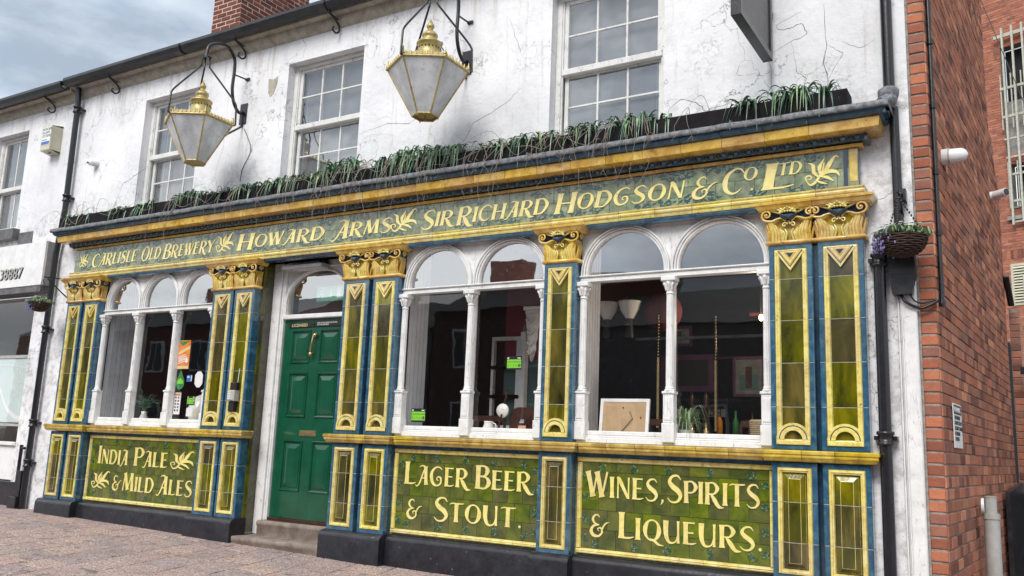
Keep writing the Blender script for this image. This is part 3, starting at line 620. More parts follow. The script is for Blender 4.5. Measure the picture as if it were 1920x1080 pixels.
# ------------------------------------------------------------------ tiled shopfront
PIL = [(-10.545, -10.238), (-10.195, -9.886), (-7.829, -7.504), (-7.480, -7.169), (-5.908, -5.582), (-5.531, -5.218), (-3.613, -3.307), (-1.678, -1.362), (-1.325, -1.004)]
PW = .313
def nested(B, W, z0, z1, levels):
    """mitred panel: levels = (inset, y, material of the band that leads to it)"""
    prev = None
    for ins, y, m in levels:
        r = [(ins, y, z0+ins), (W-ins, y, z0+ins), (W-ins, y, z1-ins), (ins, y, z1-ins)]
        if prev: B.mat(m); B.grid([prev+[prev[0]], r+[r[0]]], False)
        prev = r
    B.mat(levels[-1][2]).poly(prev)
def half_ring(B, m, cx, cz, r0, r1, y0, y1, n=14, a0=0, a1=pi):
    B.mat(m); A = []; C = []
    for k in range(n+1):
        a = a0+(a1-a0)*k/n; A.append((cx+r1*cos(a), cz+r1*sin(a))); C.append((cx+r0*cos(a), cz+r0*sin(a)))
    B.grid([[(x, y0, z) for x, z in A], [(x, y0, z) for x, z in C]], False); B.grid([[(x, y1, z) for x, z in A], [(x, y0, z) for x, z in A]], False); B.grid([[(x, y0, z) for x, z in C], [(x, y1, z) for x, z in C]], False)
def cut(meshes, joints, z0, z1):
    """cut a full-height panel into blocks at the mortar joints"""
    out = []; zs = [z0-.01]+joints+[z1+.01]
    for a, b in zip(zs, zs[1:]):
        bm = bmesh.new(); bm.from_mesh(meshes)
        for co, no in ((a+.0022, (0, 0, -1)), (b-.0022, (0, 0, 1))):
            bmesh.ops.bisect_plane(bm, geom=bm.verts[:]+bm.edges[:]+bm.faces[:], plane_co=(0, 0, co), plane_no=no, clear_outer=True)
        me = bpy.data.meshes.new('tile_block'); bm.to_mesh(me); bm.free()
        for m in meshes.materials: me.materials.append(m)
        out.append(me)
    return out
Z0, Z1 = 1.2, 2.717
def upper_pilaster(g=0.):
    B = MB(); mm = (lambda m: 'grout') if g else (lambda m: m); D = .10
    nested(B, PW, Z0, Z1, [(0+g, D, mm('blue')), (0+g, .006+g, mm('blue')), (.006, 0+g, mm('blue')), (.034, 0+g, mm('blue')), (.038, .006+g, mm('blue')), (.044, -.005+g, mm('yellow')), (.054, -.008+g, mm('yellow')), (.058, -.001+g, mm('yellow')),
                           (.063, -.004+g, mm('yellow')), (.072, .0+g, mm('yellow')), (.078, .018+g, mm('yellow')), (.0781, .018+g, mm('olive'))])
    if not g:
        cx = PW/2; b = 1.245
        half_ring(B, 'yellow', cx, b+.03, .100, .118, -.010, .02); half_ring(B, 'blue', cx, b+.03, .092, .100, -.004, .02); half_ring(B, 'yellow', cx, b+.03, .064, .092, -.012, .02)
        B.mat('yellow'); B.box(cx-.118, cx-.064, -.0095, .02, b-.006, b+.03, .003); B.box(cx+.064, cx+.118, -.0095, .02, b-.006, b+.03, .003); B.box(cx-.118, cx+.118, -.0125, .02, b-.008, b+.024, .004)
        zt = Z1-.044
        for m, w, hgt, y in (('yellow', .114, .158, -.006), ('blue', .092, .127, -.0085), ('gold', .082, .113, -.012), ('yellow', .070, .095, -.015), ('gold', .044, .060, -.018), ('navy', .028, .036, -.0195)):
            dz = {'yellow': 0}.get(m, 0); off = 0 if w > .1 else .006 if w > .09 else .010 if w > .08 else .014 if w > .06 else .022 if w > .04 else .027
            B.mat(m).xz([(cx-w, zt-off), (cx, zt-off-hgt), (cx+w, zt-off)], y, .02)
    return B
def lower_pilaster(g=0.):
    B = MB(); mm = (lambda m: 'grout') if g else (lambda m: m)
    nested(B, PW, .30, 1.112, [(0+g, .12, mm('blue')), (0+g, .006+g, mm('blue')), (.006, 0+g, mm('blue')), (.034, 0+g, mm('blue')), (.037, .006+g, mm('blue')), (.043, -.006+g, mm('yellow')), (.056, -.008+g, mm('yellow')), (.060, 0+g, mm('yellow')), (.068, .001+g, mm('yellow')),
                               (.073, .022+g, mm('yellow')), (.082, .022+g, mm('olive')), (.084, .014+g, mm('yellow')), (.086, .012+g, mm('olive')), (.114, -.002+g, mm('olive')), (.1165, -.003+g, mm('yellow')), (.1166, -.003+g, mm('olive'))])
    return B
JU, JL = [1.507, 1.827, 2.142, 2.455], [.555, .834]
ub = cut(upper_pilaster().mesh('u'), JU, Z0, Z1); ug = upper_pilaster(.0016).mesh('mortar'); lb = cut(lower_pilaster().mesh('l'), JL, .3, 1.112); lg = lower_pilaster(.0016).mesh('mortar')
# capital
def capital_meshes():
    out = []; cx = PW/2; z0 = 2.717
    B = mb('ledge'); rows = []
    for z, w, y in ((z0+.02, .0, .0), (z0+.12, -.004, -.004), (z0+.19, -.018, -.02), (z0+.262, -.03, -.034)): rows.append([(w+.008, .09, z), (w+.008, y+.012, z), (PW-w-.008, y+.012, z), (PW-w-.008, .09, z)])
    B.grid(rows[:3], False); B.mat('navy').grid(rows[2:], False); out.append(('bell', B.mesh('bell')))
    B = mb('gold'); B.tube([(-.012, .08, z0+.014), (-.012, -.006, z0+.014), (PW+.012, -.006, z0+.014), (PW+.012, .08, z0+.014)], .017, 8); B.mat('gold').box(-.004, PW+.004, .0, .09, z0-.004, z0+.03); out.append(('necking', B.mesh('necking')))
    B = mb('gold')
    def frond(P, W, m='gold', r=.5):
        C = catmull(P, 5); Wl = lerp_list(W, 5); B.mat(m); B.tube(C, [max(w*r, .0012) for w in Wl], 6)
    for sgn in (-1, 1):
        X = lambda x: cx+sgn*x
        for k, (bx, tx, h, dy) in enumerate(((.134, .152, .155, .026), (.122, .143, .150, .026), (.110, .133, .146, .024), (.099, .124, .138, .022), (.088, .113, .128, .020), (.078, .100, .118, .018), (.068, .084, .104, .016), (.056, .062, .090, .014), (.150, .160, .125, .016))):
            frond([(X(bx), -.004, z0+.03), (X(bx-.004), -.012-dy*.3, z0+.03+h*.45), (X((bx+tx)/2), -.014-dy*.6, z0+.03+h*.8), (X(tx), -.016-dy, z0+.03+h)], [.017, .021, .018, .008], 'yellow' if k % 2 else 'gold')
        for k, (bx, h) in enumerate(((.018, .085), (.036, .078))): frond([(X(bx+.012), -.006, z0+.03), (X(bx), -.016, z0+.03+h*.6), (X(bx+.014), -.02, z0+.03+h)], [.016, .019, .006], 'yellow')
        # little inner curls
        C = [(X(.002), -.022, z0+.172)]+[(X(.030+.021*(1-k/14)*cos(pi*.9-k*.55)), -.026-.0006*k, z0+.142+.021*(1-k/14)*sin(pi*.9-k*.55)) for k in range(13)]; frond(C, [.012]*13+[.006], 'yellow', .42)
        # S-scroll to the corner volute
        vx, vz = .155, z0+.222
        C = [(X(.022), -.030, z0+.170), (X(.05), -.032, z0+.195), (X(.085), -.034, z0+.190), (X(.12), -.038, z0+.176)]
        for k in range(18):
            a = -pi/2+k*.52; rr = .044*(1-k/20); C.append((X(vx+rr*cos(a)), -.042-.0012*k, vz+rr*sin(a)))
        frond(C, [.012, .018, .02, .022]+[.022-.0007*k for k in range(18)], 'gold', .46)
        frond([(X(.03), -.03, z0+.215), (X(.07), -.034, z0+.236), (X(.12), -.04, z0+.256), (X(.155), -.044, z0+.268)], [.010, .015, .018, .014], 'yellow', .5)
        B.mat('gold').ball((X(vx), -.058, vz), .011, 8, 5)
        # side of the capital, seen from along the street
        for k in range(4): frond([(cx+sgn*(PW/2-.004), .012+.019*k, z0+.03), (cx+sgn*(PW/2+.010), .012+.019*k, z0+.10), (cx+sgn*(PW/2+.024), .008+.019*k, z0+.155)], [.018, .02, .006], 'gold')
        frond([(cx+sgn*(PW/2+.028+.022*(1-k/16)*0), .035+.028*(1-k/16)*cos(k*.6), z0+.222+.028*(1-k/16)*sin(k*.6)) for k in range(14)], [.016]*14, 'gold', .5)
    out.append(('leafwork', B.mesh('leafwork')))
    B = mb('navy'); rows = []
    for k in range(6):
        a = k/5*pi/2; rr = .068*cos(a*.96)+.002; rows.append([(cx+rr*cos(q), -.030-.022*sin(q)*-1*0-.028*max(0, sin(q)), z0+.218-.036*sin(a)) for q in [i*pi/10 for i in range(11)]])
    B.grid(rows, True); B.poly([rows[0][i] for i in range(11)]); out.append(('bowl', B.mesh('bowl')))
    B = mb('yellow'); 
    for k in range(9):
        a = pi*(k+.5)/9; B.ball((cx+.058*cos(a), -.058, z0+.232+.010*sin(a)), .0105, 7, 5)
        B.tube([(cx+.03*cos(a), -.056, z0+.240+.02*sin(a)), (cx+.078*cos(a), -.066, z0+.248+.050*sin(a))], [.009, .003], 6)
    for k in range(5): B.ball((cx+(k-2)*.018, -.066, z0+.25+.012*(2-abs(k-2))), .009, 7, 5)
    out.append(('fruit', B.mesh('fruit')))
    return out
caps = capital_meshes()
for i, (a, b) in enumerate(PIL):
    w = b-a; s = (w/PW, 1, 1)
    pl = inst('pilaster', ug, pub, (a, 0, 0), scale=s)
    for me in ub: inst('tile_block', me, pl, (a, 0, 0), (0, 0, 0), s)
    base = inst('pilaster_base', lg, pub, (a, 0, 0), scale=s)
    for me in lb: inst('tile_block', me, base, (a, 0, 0), (0, 0, 0), s)
    cp = inst('capital', caps[0][1], pub, (a, 0, 0), scale=s)
    for nm, me in caps[1:]: inst(nm, me, cp, (a, 0, 0), scale=s)
for a, b in ((-10.238, -10.195), (-7.504, -7.480), (-5.582, -5.531), (-1.362, -1.325)):
    B = mb('navy'); B.box(a+.0005, b-.0005, .055, .10, 1.2, 2.98); B.box(a+.0005, b-.0005, .055, .10, .3, 1.11); B.build('pilaster_gap', pub)
PAIRS = [(-10.545, -9.886), (-7.829, -7.169), (-5.908, -5.218), (-3.613, -3.307), (-1.678, -1.004)]
def moulding(prof, x0, x1, yb, mat, lr=True, rr=True, gap=.0016):
    """profile of (projection, z) returned at either end back to y = yb"""
    B = mb(mat)
    st = []
    if lr: st.append([(x0-p, yb, z) for p, z in prof])
    st.append([((x0-p) if lr else x0+gap, -p, z) for p, z in prof]); st.append([((x1+p) if rr else x1-gap, -p, z) for p, z in prof])
    if rr: st.append([(x1+p, yb, z) for p, z in prof])
    B.grid(st, False)
    if not lr: B.poly(st[0])
    if not rr: B.poly(st[-1][::-1])
    return B
AB = [(-.03, 2.968), (.050, 2.968), (.054, 2.976), (.064, 2.980), (.080, 3.006), (.090, 3.012), (.092, 3.026), (.086, 3.030), (-.03, 3.030)]
for a, b in PAIRS:
    n = 1 if b-a < .4 else 2
    if n == 1: moulding(AB, a, b, .10, 'gold').build('abacus', pub)
    else:
        m = (a+b)/2; moulding(AB, a, m, .10, 'gold', True, False).build('abacus', pub); moulding(AB, m, b, .10, 'gold', False, True).build('abacus', pub)
# entablature
ent = mb('navy'); ent.box(-10.53, -1.02, .035, .0999, 3.03, 3.62); ent = ent.build('entablature', pub)
def segs(x0, x1, n): return [(x0+(x1-x0)*k/n, x0+(x1-x0)*(k+1)/n) for k in range(n)]
def band(prof, x0, x1, n, mat, name, jit=.001):
    cache = {}
    for k, (a, b) in enumerate(segs(x0, x1, n)):
        l, r = k == 0, k == n-1
        if l or r: o = moulding(prof, a, b, .0995, mat, l, r).build(name, ent)
        else:
            if 'm' not in cache: cache['m'] = moulding(prof, 0, b-a, .1, mat, False, False).mesh(name)
            inst(name, cache['m'], ent, (a, RN.uniform(-jit, jit), RN.uniform(-jit, jit)), (0, 0, 0))
XA, XB = -10.545, -1.004
band([(-.04, 3.031), (.006, 3.031), (.010, 3.040), (.014, 3.058), (.022, 3.062), (.026, 3.074), (.022, 3.084), (.012, 3.088), (.012, 3.094), (.022, 3.098), (.024, 3.108), (-.02, 3.112)], XA, XB, 30, 'yellow', 'architrave_tile')
band([(-.03, 3.410), (.004, 3.410), (.008, 3.416), (.016, 3.418), (.018, 3.428), (.010, 3.433), (-.03, 3.433)], XA, XB, 30, 'gold', 'frieze_bead_tile')
band([(-.03, 3.486), (.100, 3.486), (.146, 3.492), (.150, 3.496), (.158, 3.560), (.154, 3.568), (-.03, 3.570)], XA, XB, 29, 'gold', 'cornice_tile')
band([(-.03, 3.5705), (.160, 3.5705), (.178, 3.574), (.198, 3.590), (.204, 3.606), (-.03, 3.609)], XA, XB, 29, 'deepblue', 'cove_tile')
# egg and dart course
B = mb('navy'); B.box(0.0005, .0985, -.052, .04, 3.434, 3.485); n0 = None
eg = MB().mat('navy'); eg.box(.0005, .0985, .005, .04, 3.4345, 3.4848)
eg.grid([[(x, -.004, 3.435) for x in (.0005, .0985)], [(x, -.040, 3.455) for x in (.0005, .0985)], [(x, -.058, 3.4848) for x in (.0005, .0985)]], False)
eg.mat('blue').ball((.0495, -.048, 3.461), .023, 10, 7, (1, .8, 1.05)); eg.mat('navy')
eg.tube([(.0495+.037*cos(a), -.060+.010*sin(a)*-1*.5, 3.472+.036*sin(a)) for a in [pi*1.02+k*pi*.96/8 for k in range(9)]], .0055, 6)
eg.tube([(.0495+.045*cos(a), -.054, 3.472+.036*sin(a)) for a in [pi*1.05+k*pi*.9/8 for k in range(9)]], .0035, 5)
eg.tube([(.003, -.062, 3.482), (.003, -.046, 3.447)], [.007, .002], 5)
egm = eg.mesh('egg_and_dart'); ne = 97
for k in range(ne): inst('egg_and_dart', egm, ent, (-10.585+k*(9.62/ne), 0, 0))
B = mb('navy'); B.box(-.965, -.9635+.02, -.058, .0996, 3.434, 3.485); B.build('return_block', ent)
# frieze tiles: two courses
k = 0; x = -10.545; W_ = .1535; rows_ = ((3.112, 3.262), (3.264, 3.409))
for r, (za, zb) in enumerate(rows_):
    x = -10.535 - (W_/2 if r else 0)
    while x < -1.02:
        a, b = max(x, -10.535), min(x+W_, -1.022)
        if b-a > .02: boxinst('tile', round(b-a-.0022, 3), .03, zb-za, 'frieze', ent, (a, .020+RN.uniform(-.0012, .0012), za), .0012, (RN.uniform(-.004, .004), 0, RN.uniform(-.006, .006)))
        x += W_
fy = .0185
B = mb('navy'); B.box(-1.128, -1.098, .0165, .02, 3.114, 3.408); B.build('end_stripe', ent)
B = mb('ledge'); B.box(-1.088, -1.030, .014, .02, 3.150, 3.402, .004); B.build('end_tile', ent)
FZ, FH = 3.178, .142
for wd, a, b, bg_ in (('CARLISLE', -10.175, -9.29, 1.15), ('OLD', -9.21, -8.845, 1.28), ('BREWERY', -8.80, -7.93, 1.28), ('HOWARD', -7.54, -6.25, 1.3), ('ARMS', -6.12, -5.37, 1.3), ('SIR', -5.00, -4.63, 1.25), ('RICHARD', -4.585, -3.61, 1.22), ('HODGSON', -3.545, -2.36, 1.28), ('&', -2.29, -2.10, 1.2), ('C', -2.055, -1.885, 1.4)):
    word(wd, a, b, FZ, FH, fy, ent, .22, bg_)
word('O', -1.880, -1.765, 3.255, .105, fy, ent, .2, 1); word('.', -1.815, -1.79, 3.172, .12, fy, ent, 0, 1)
word('L', -1.735, -1.49, FZ, FH, fy, ent, .22, 1.45); word('TD', -1.610, -1.43, 3.262, .098, fy, ent, .2, 1)
lf = {}
def leaf(x, z, s, y, parent, flip=False, rot=0., w=1.):
    k = (s, flip, w)
    if k not in lf:
        st = [([((1.1-px if flip else px), pz) for px, pz in P], W, c) for P, W, c in LF]; lf[k] = glyph_mesh(st, s, 0, 'leaf_ornament', w)
    inst('leaf_ornament', lf[k], parent, (x, y, z), (0, rot, 0))
leaf(-10.42, 3.19, .15, fy, ent); leaf(-7.86, 3.18, .20, fy, ent, w=1.2); leaf(-5.35, 3.18, .20, fy, ent, w=1.35); leaf(-1.39, 3.165, .20, fy, ent, w=1.05)
# painted flower sprays on the glaze
def spray_mesh(m1, m2, seed):
    R_ = random.Random(seed); B = MB()
    for k in range(30):
        a = R_.uniform(0, 2*pi); r = R_.uniform(.1, 1)**.7*.038; cx, cz = r*cos(a)*1.5, r*sin(a); q = R_.uniform(.005, .012); th = R_.uniform(0, pi)
        B.mat(m1 if R_.random() < .7 else m2).xz([(cx+q*cos(th+j*pi/3)*(1.6 if j % 3 == 0 else .7), cz+q*sin(th+j*pi/3)*(1.6 if j % 3 == 0 else .7)) for j in range(6)], -.0006-.00005*k, 0)
    return B.mesh('flower_spray')
M['teald'] = m_glaze('dark_teal_brushwork', (.004, .03, .035), (.01, .05, .055), (.03, .10, .10), 30, .14); M['pale'] = m_glaze('pale_brushwork', (.10, .16, .10), (.18, .25, .15), (.28, .34, .22), 30, .14); M['gbrush'] = m_glaze('green_brushwork', (.01, .06, .03), (.02, .09, .045), (.06, .16, .08), 30, .12)
SF = [spray_mesh('teald', 'pale', s) for s in range(4)]; SG = [spray_mesh('gbrush', 'pale', s+9) for s in range(3)]
x = -10.3
while x < -1.2:
    for z in (3.372, 3.150):
        if RN.random() < .85: tag(inst('flower_spray', RN.choice(SF), ent, (x+RN.uniform(-.05, .05), .0195-.0006, z+RN.uniform(-.010, .012)), (0, RN.uniform(-.3, .3)+pi*RN.randint(0, 1), 0), (RN.uniform(1.2, 2.2), 1, RN.uniform(.9, 1.2))), kind='stuff')
    x += .2
# lead capping
B = mb('lead'); pr = [(.20, 3.612), (.222, 3.610), (.227, 3.614), (.228, 3.630), (.226, 3.652), (.216, 3.659), (.10, 3.680), (-.06, 3.692)]
rows = []
xs = [XA-.226]+[XA+(XB-XA)*k/170 for k in range(171)]+[XB+.226]
for i, x in enumerate(xs):
    dz = mnoise.noise(Vector((x*2.2, 0, 3)))*.008+mnoise.noise(Vector((x*9, 0, 3)))*.004; dy = mnoise.noise(Vector((x*3, 5, 3)))*.006
    e_ = i in (0, len(xs)-1)
    rows.append([(x, -p+dy, z+dz) for p, z in pr])
B.grid(rows, True); B.poly([(rows[0][0][0], .0995, 3.60), *rows[0], (rows[0][0][0], .0995, 3.70)]); B.poly([(rows[-1][0][0], .0995, 3.60), *rows[-1], (rows[-1][0][0], .0995, 3.70)][::-1])
for x in (-8.4, -6.1, -3.7, -1.9): B.tube([(x, -.228, 3.60), (x, -.234, 3.64), (x, -.222, 3.671), (x, -.1, 3.684)], .007, 5)
B.build('lead_capping', pub)
# blue soffit roll between the piers
for a, b in ((-9.79, -7.92), (-7.075, -6.0), (-5.125, -3.705), (-3.213, -1.77)):
    n = max(2, round((b-a)/.42)); 
    for c, d in segs(a, b, n):
        B = mb('navy' if b > -6.1 and b < -5.9 else 'blue'); B.prism([(.06, 3.0305), (.002, 3.0305), (-.004, 3.018), (.006, 3.000), (.03, 2.992), (.06, 2.992)], c+.001, d-.001); B.build('soffit_tile', pub)
# ledge
LG = [(-.02, 1.116), (.02, 1.116), (.040, 1.122), (.052, 1.140), (.058, 1.146), (.060, 1.156), (.056, 1.162), (.066, 1.172), (.068, 1.190), (.058, 1.198), (-.02, 1.1985)]
LG2 = [(p-.052, z) for p, z in LG]
led = mb('grout'); 
for a, b in PAIRS: led.box(a, b, -.012, .09, 1.118, 1.196)
for a, b in ((-9.886, -7.829), (-5.218, -3.613), (-3.307, -1.678)): led.box(a, b, .036, .09, 1.118, 1.196)
led = led.build('ledge', pub)
for a, b in PAIRS:
    n = 1 if b-a < .4 else 3
    for k, (c, d) in enumerate(segs(a, b, n)): moulding(LG, c, d, .10, 'ledge', k == 0, k == n-1).build('ledge_tile', led)
for a, b in ((-9.82, -7.895), (-5.15, -3.68), (-3.24, -1.745)):
    for c, d in segs(a, b, round((b-a)/.245)): moulding(LG2, c, d, .1, 'ledge', False, False).build('ledge_tile', led)
# stall panels
def panel(a, b, lines, nm):
    back = mb('pgrout').box(a, b, .106, .13, .30, 1.116); back = back.build('stall_panel', pub)
    fx0, fx1, fz0, fz1 = a+.022, b-.004, .322, 1.086
    strip = .10
    for c, d in segs(a, b, max(4, round((b-a)/.3))): boxinst('border_tile', round(d-c-.002, 3), .02, .028, 'blue', back, (c+.001, .092, 1.087), .002)
    pr = [(.106, 0), (.086, .002), (.082, .010), (.086, .016), (.080, .022), (.084, .034), (.098, .040)]
    for c, d in segs(fx0, fx1, max(4, round((b-a)/.27))):
        for z, f in ((fz0, 1), (fz1, -1)):
            B = mb('yellow'); B.prism([(y, z+f*h) for y, h in pr], c+.001, d-.001); B.build('frame_tile', back)
    for x, f in ((fx0, 1), (fx1, -1)):
        for c, d in segs(fz0+.041, fz1-.041, 3):
            B = mb('yellow'); B.grid([[(x+f*h, y, c+.001) for y, h in pr], [(x+f*h, y, d-.001) for y, h in pr]], False); B.build('frame_tile', back)
    tx0, tx1, tz0, tz1 = fx0+.040, fx1-.040, fz0+.040, fz1-.040
    hs = [.150, .150, .150, .150]; zz = tz0; r = 0; H = tz1-tz0; hs = [H/4.5]*4+[H/9]
    for h in hs:
        w = (tx1-tx0)/round((tx1-tx0)/.148); x = tx0-(w/2 if r % 2 else 0)
        while x < tx1-.01:
            c, d = max(x, tx0), min(x+w, tx1)
            if d-c > .02: boxinst('tile', round(d-c-.003, 3), .012, round(h-.003, 3), 'green', back, (c+.0015, .098+RN.uniform(-.001, .001), zz+.0015), .001, (RN.uniform(-.005, .005), 0, RN.uniform(-.006, .006)))
            x += w
        zz += h; r += 1
    for k in range(round((tx1-tx0)/.30)):
        for z in (tz0+.05, tz1-.045):
            tag(inst('flower_spray', RN.choice(SG), back, (tx0+.16+k*.30+RN.uniform(-.04, .04), .0962, z), (0, RN.uniform(0, 3), 0), (.7, 1, .8)), kind='stuff')
    for z in (.44, .60, .78, .94):
        for x in (tx0+.035, tx1-.035): tag(inst('flower_spray', RN.choice(SG), back, (x, .0962, z), (0, RN.uniform(0, 3), 0), (.55, 1, .85)), kind='stuff')
    for wd, x0, x1, z, h, bg_ in lines: word(wd, x0, x1, z, h, .0958, back, 0, bg_)
    return back
p1 = panel(-9.886, -7.829, [('INDIA', -9.67, -9.11, .756, .165, 1.25), ('PALE', -9.00, -8.41, .756, .165, 1.25), ('&', -9.34, -9.175, .47, .16, 1), ('MILD', -9.16, -8.60, .468, .165, 1.22), ('ALES', -8.53, -7.96, .468, .165, 1.2)], '')
leaf(-8.34, .76, .19, .0958, p1, w=1.7); leaf(-9.73, .48, .19, .0958, p1, w=1.5)
panel(-5.218, -3.613, [('LAGER', -5.07, -4.36, .770, .165, 1.22), ('BEER', -4.29, -3.72, .770, .165, 1.22), ('&', -5.02, -4.85, .47, .165, 1), ('STOUT', -4.72, -3.87, .468, .165, 1.22), ('.', -3.84, -3.80, .468, .165, 1)], '')
panel(-3.307, -1.678, [('WINES', -3.20, -2.585, .772, .165, 1.22), (',', -2.56, -2.53, .772, .165, 1), ('SPIRITS', -2.51, -1.79, .772, .165, 1.22), ('&', -3.16, -2.99, .468, .165, 1), ('LIQUEURS', -2.915, -1.83, .466, .165, 1.22), ('.', -1.81, -1.77, .466, .165, 1)], '')
# plinth
def plinth(x0, x1, y, z):
    B = mb('plinth'); rows = []; n = max(2, int((x1-x0)/.12))
    for k in range(n+1):
        x = x0+(x1-x0)*k/n; j = lambda s: mnoise.noise(Vector((x*3, s, y*9)))*.007
        rows.append([(x, y+.0, -.25), (x, y+j(1), z-.05), (x, y+.008+j(2), z-.02), (x, y+.03, z-.004+j(3)*.5), (x, y+.1, z+.004), (x, .135, z+.006)])
    B.grid(rows, True); B.poly([rows[0][i] for i in range(6)]+[(x0, .135, -.25)]); B.poly([rows[-1][i] for i in range(6)][::-1]+[(x1, .135, -.25)]); return B.build('plinth', pub)
for a, b in PAIRS: plinth(a-.02, b+.03 if b < -2 else b+.03, -.075, .302)
for a, b in ((-9.856, -7.849), (-5.188, -3.633), (-3.277, -1.698)): plinth(a+.0005, b-.0005, .012, .305)
# ------------------------------------------------------------------ shop windows
def arch_plate(B, x0, x1, z0, z1, cx, r, zs, y0, y1, n=20):
    """white board with a round-headed opening"""
    A = [(cx-r, z0)]+[(cx+r*cos(pi-pi*k/n), zs+r*sin(pi-pi*k/n)) for k in range(n+1)]+[(cx+r, z0)]
    top = [(x0, z0)]+[(x0+(x1-x0)*k/n, z1) for k in range(n+1)]+[(x1, z0)]
    B.grid([[(x, y0, z) for x, z in A], [(x, y0, z) for x, z in top]], False); B.grid([[(x, y0, z) for x, z in A], [(x, y1, z) for x, z in A]], False)
def arch_ring(B, cx, zs, r0, r1, z0, y0, y1, n=22):
    def out(r): return [(cx-r, z0)]+[(cx+r*cos(pi-pi*k/n), zs+r*sin(pi-pi*k/n)) for k in range(n+1)]+[(cx+r, z0)]
    a, b, m = out(r0), out(r1), out((r0+r1)/2)
    B.grid([[(x, y1, z) for x, z in a], [(x, y0, z) for x, z in a], [(x, y0-.004, z) for x, z in m], [(x, y0, z) for x, z in b], [(x, y1, z) for x, z in b]], False)
def column(cx, y, half=0):
    """slender turned and fluted mullion on a pedestal"""
    B = mb('white'); B.box(cx-.052, cx+.052, y-.030, .13, 1.222, 1.372, .006); B.box(cx-.044, cx+.044, y-.022, .13, 1.3725, 1.600, .006); B.box(cx-.030, cx+.030, y-.028, y, 1.395, 1.575, .004)
    B.box(cx-.052, cx+.052, y-.030, .13, 1.6005, 1.622, .006)
    prof = [(.042, 1.6225), (.044, 1.632), (.034, 1.640), (.036, 1.650), (.030, 1.662), (.031, 1.70), (.029, 2.40), (.035, 2.408), (.030, 2.418), (.030, 2.43), (.036, 2.46), (.050, 2.50), (.056, 2.505)]
    rows = []
    for r, z in prof: rows.append([(cx+(r*(1-.10*(k % 2) if 1.66 < z < 2.40 else r))*cos(2*pi*k/24) if False else cx+r*(1-(.11 if k % 2 and 1.69 < z < 2.401 else 0))*cos(2*pi*k/24), y+.012+r*(1-(.11 if k % 2 and 1.69 < z < 2.401 else 0))*sin(2*pi*k/24), z) for k in range(24)])
    B.grid(rows, False, True)
    for k in range(8):   # leafy capital
        a = 2*pi*k/8; B.tube([(cx+.031*cos(a), y+.012+.031*sin(a), 2.435), (cx+.042*cos(a), y+.012+.042*sin(a), 2.475), (cx+.060*cos(a), y+.012+.060*sin(a), 2.497), (cx+.056*cos(a), y+.012+.056*sin(a), 2.482)], [.010, .012, .010, .006], 5)
    B.box(cx-.060, cx+.060, y-.048, .13, 2.506, 2.545, .006); return B
def shop_window(a, b, n):
    fr = mb('white'); w = (b-a)/n; yf = .10
    fr.box(a, b, .075, .15, 1.2, 1.245, .006); fr.box(a, b, .092, .15, 1.2455, 1.262, .004); fr.box(a, b, .100, .15, 1.2625, 1.300, .006)
    fr.box(a, b, .07, .15, 2.546, 2.558, .004); fr.box(a, b, .085, .15, 2.5585, 2.590, .006); fr.box(a, b, .066, .15, 2.5905, 2.604, .005)
    for x in (a, b-.03): fr.box(x, x+.03, .098, .15, 1.3005, 2.5455, .004)
    for k in range(1, n): fr.box(a+w*k-.03, a+w*k+.03, .098, .15, 1.3005, 2.5455, .004)
    fo_ = fr.build('shop_window', pub)
    for k in range(n):
        cx = a+w*(k+.5); r = w/2-.062; zs = 2.968-r
        B = mb('white'); arch_plate(B, a+w*k+.0006, a+w*(k+1)-.0006, 2.6045, 3.03, cx, r, zs, .112, .150)
        arch_ring(B, cx, zs, r, r+.016, 2.6046, .100, .113); arch_ring(B, cx, zs, r+.020, r+.036, 2.6046, .090, .113); arch_ring(B, cx, zs, r+.040, r+.054, 2.6046, .080, .113)
        B.build('arched_frame', fo_)
        P = [(cx-r, 2.605)]+[(cx+r*cos(pi-pi*q/20), zs+r*sin(pi-pi*q/20)) for q in range(21)]+[(cx+r, 2.605)]
        B = mb('arch_glass'); B.poly([(x, .134, z) for x, z in P]); B.build('arched_pane', fo_)
        B = mb('glass'); B.poly([(a+w*k+.028, .136, 1.298), (a+w*(k+1)-.028, .136, 1.298), (a+w*(k+1)-.028, .136, 2.548), (a+w*k+.028, .136, 2.548)]); B.build('pane', fo_)
    for k in range(n+1):
        cx = a+w*k; cx = min(max(cx, a+.042), b-.042); column(cx, .075).build('column', fo_)
    # beaded spandrel edge under the soffit
    B = mb('white'); B.box(a, b, .088, .113, 3.012, 3.0295, .004); B.build('head_moulding', fo_)
    # boarded inner reveals
    for x, sx in ((a, 1), (b, -1)):
        for q in range(5):
            B = mb('reveal'); xa, xb = x+sx*(.045-.014*q), x+sx*(.045-.014*(q+1)); ya_, yb_ = .155+q*.08, .155+(q+1)*.08-.006
            for z_a, z_b in ((1.245, 2.99),):
                B.poly([(xa, ya_, z_a), (xb, yb_, z_a), (xb, yb_, z_b), (xa, ya_, z_b)]); B.poly([(xb, yb_, z_a), (xb, yb_+.003, z_a), (xb-sx*.01, yb_+.003, z_a), (xb-sx*.01, yb_+.003, z_b), (xb, yb_+.003, z_b), (xb, yb_, z_b)])
            B.build('reveal_board', fo_)
    B = mb('white'); B.box(a, b, .151, .56, 1.225, 1.243); B.build('window_board', fo_)
    return fo_
W1 = shop_window(-9.886, -7.829, 3); W2 = shop_window(-5.218, -3.613, 2); W3 = shop_window(-3.307, -1.678, 2)
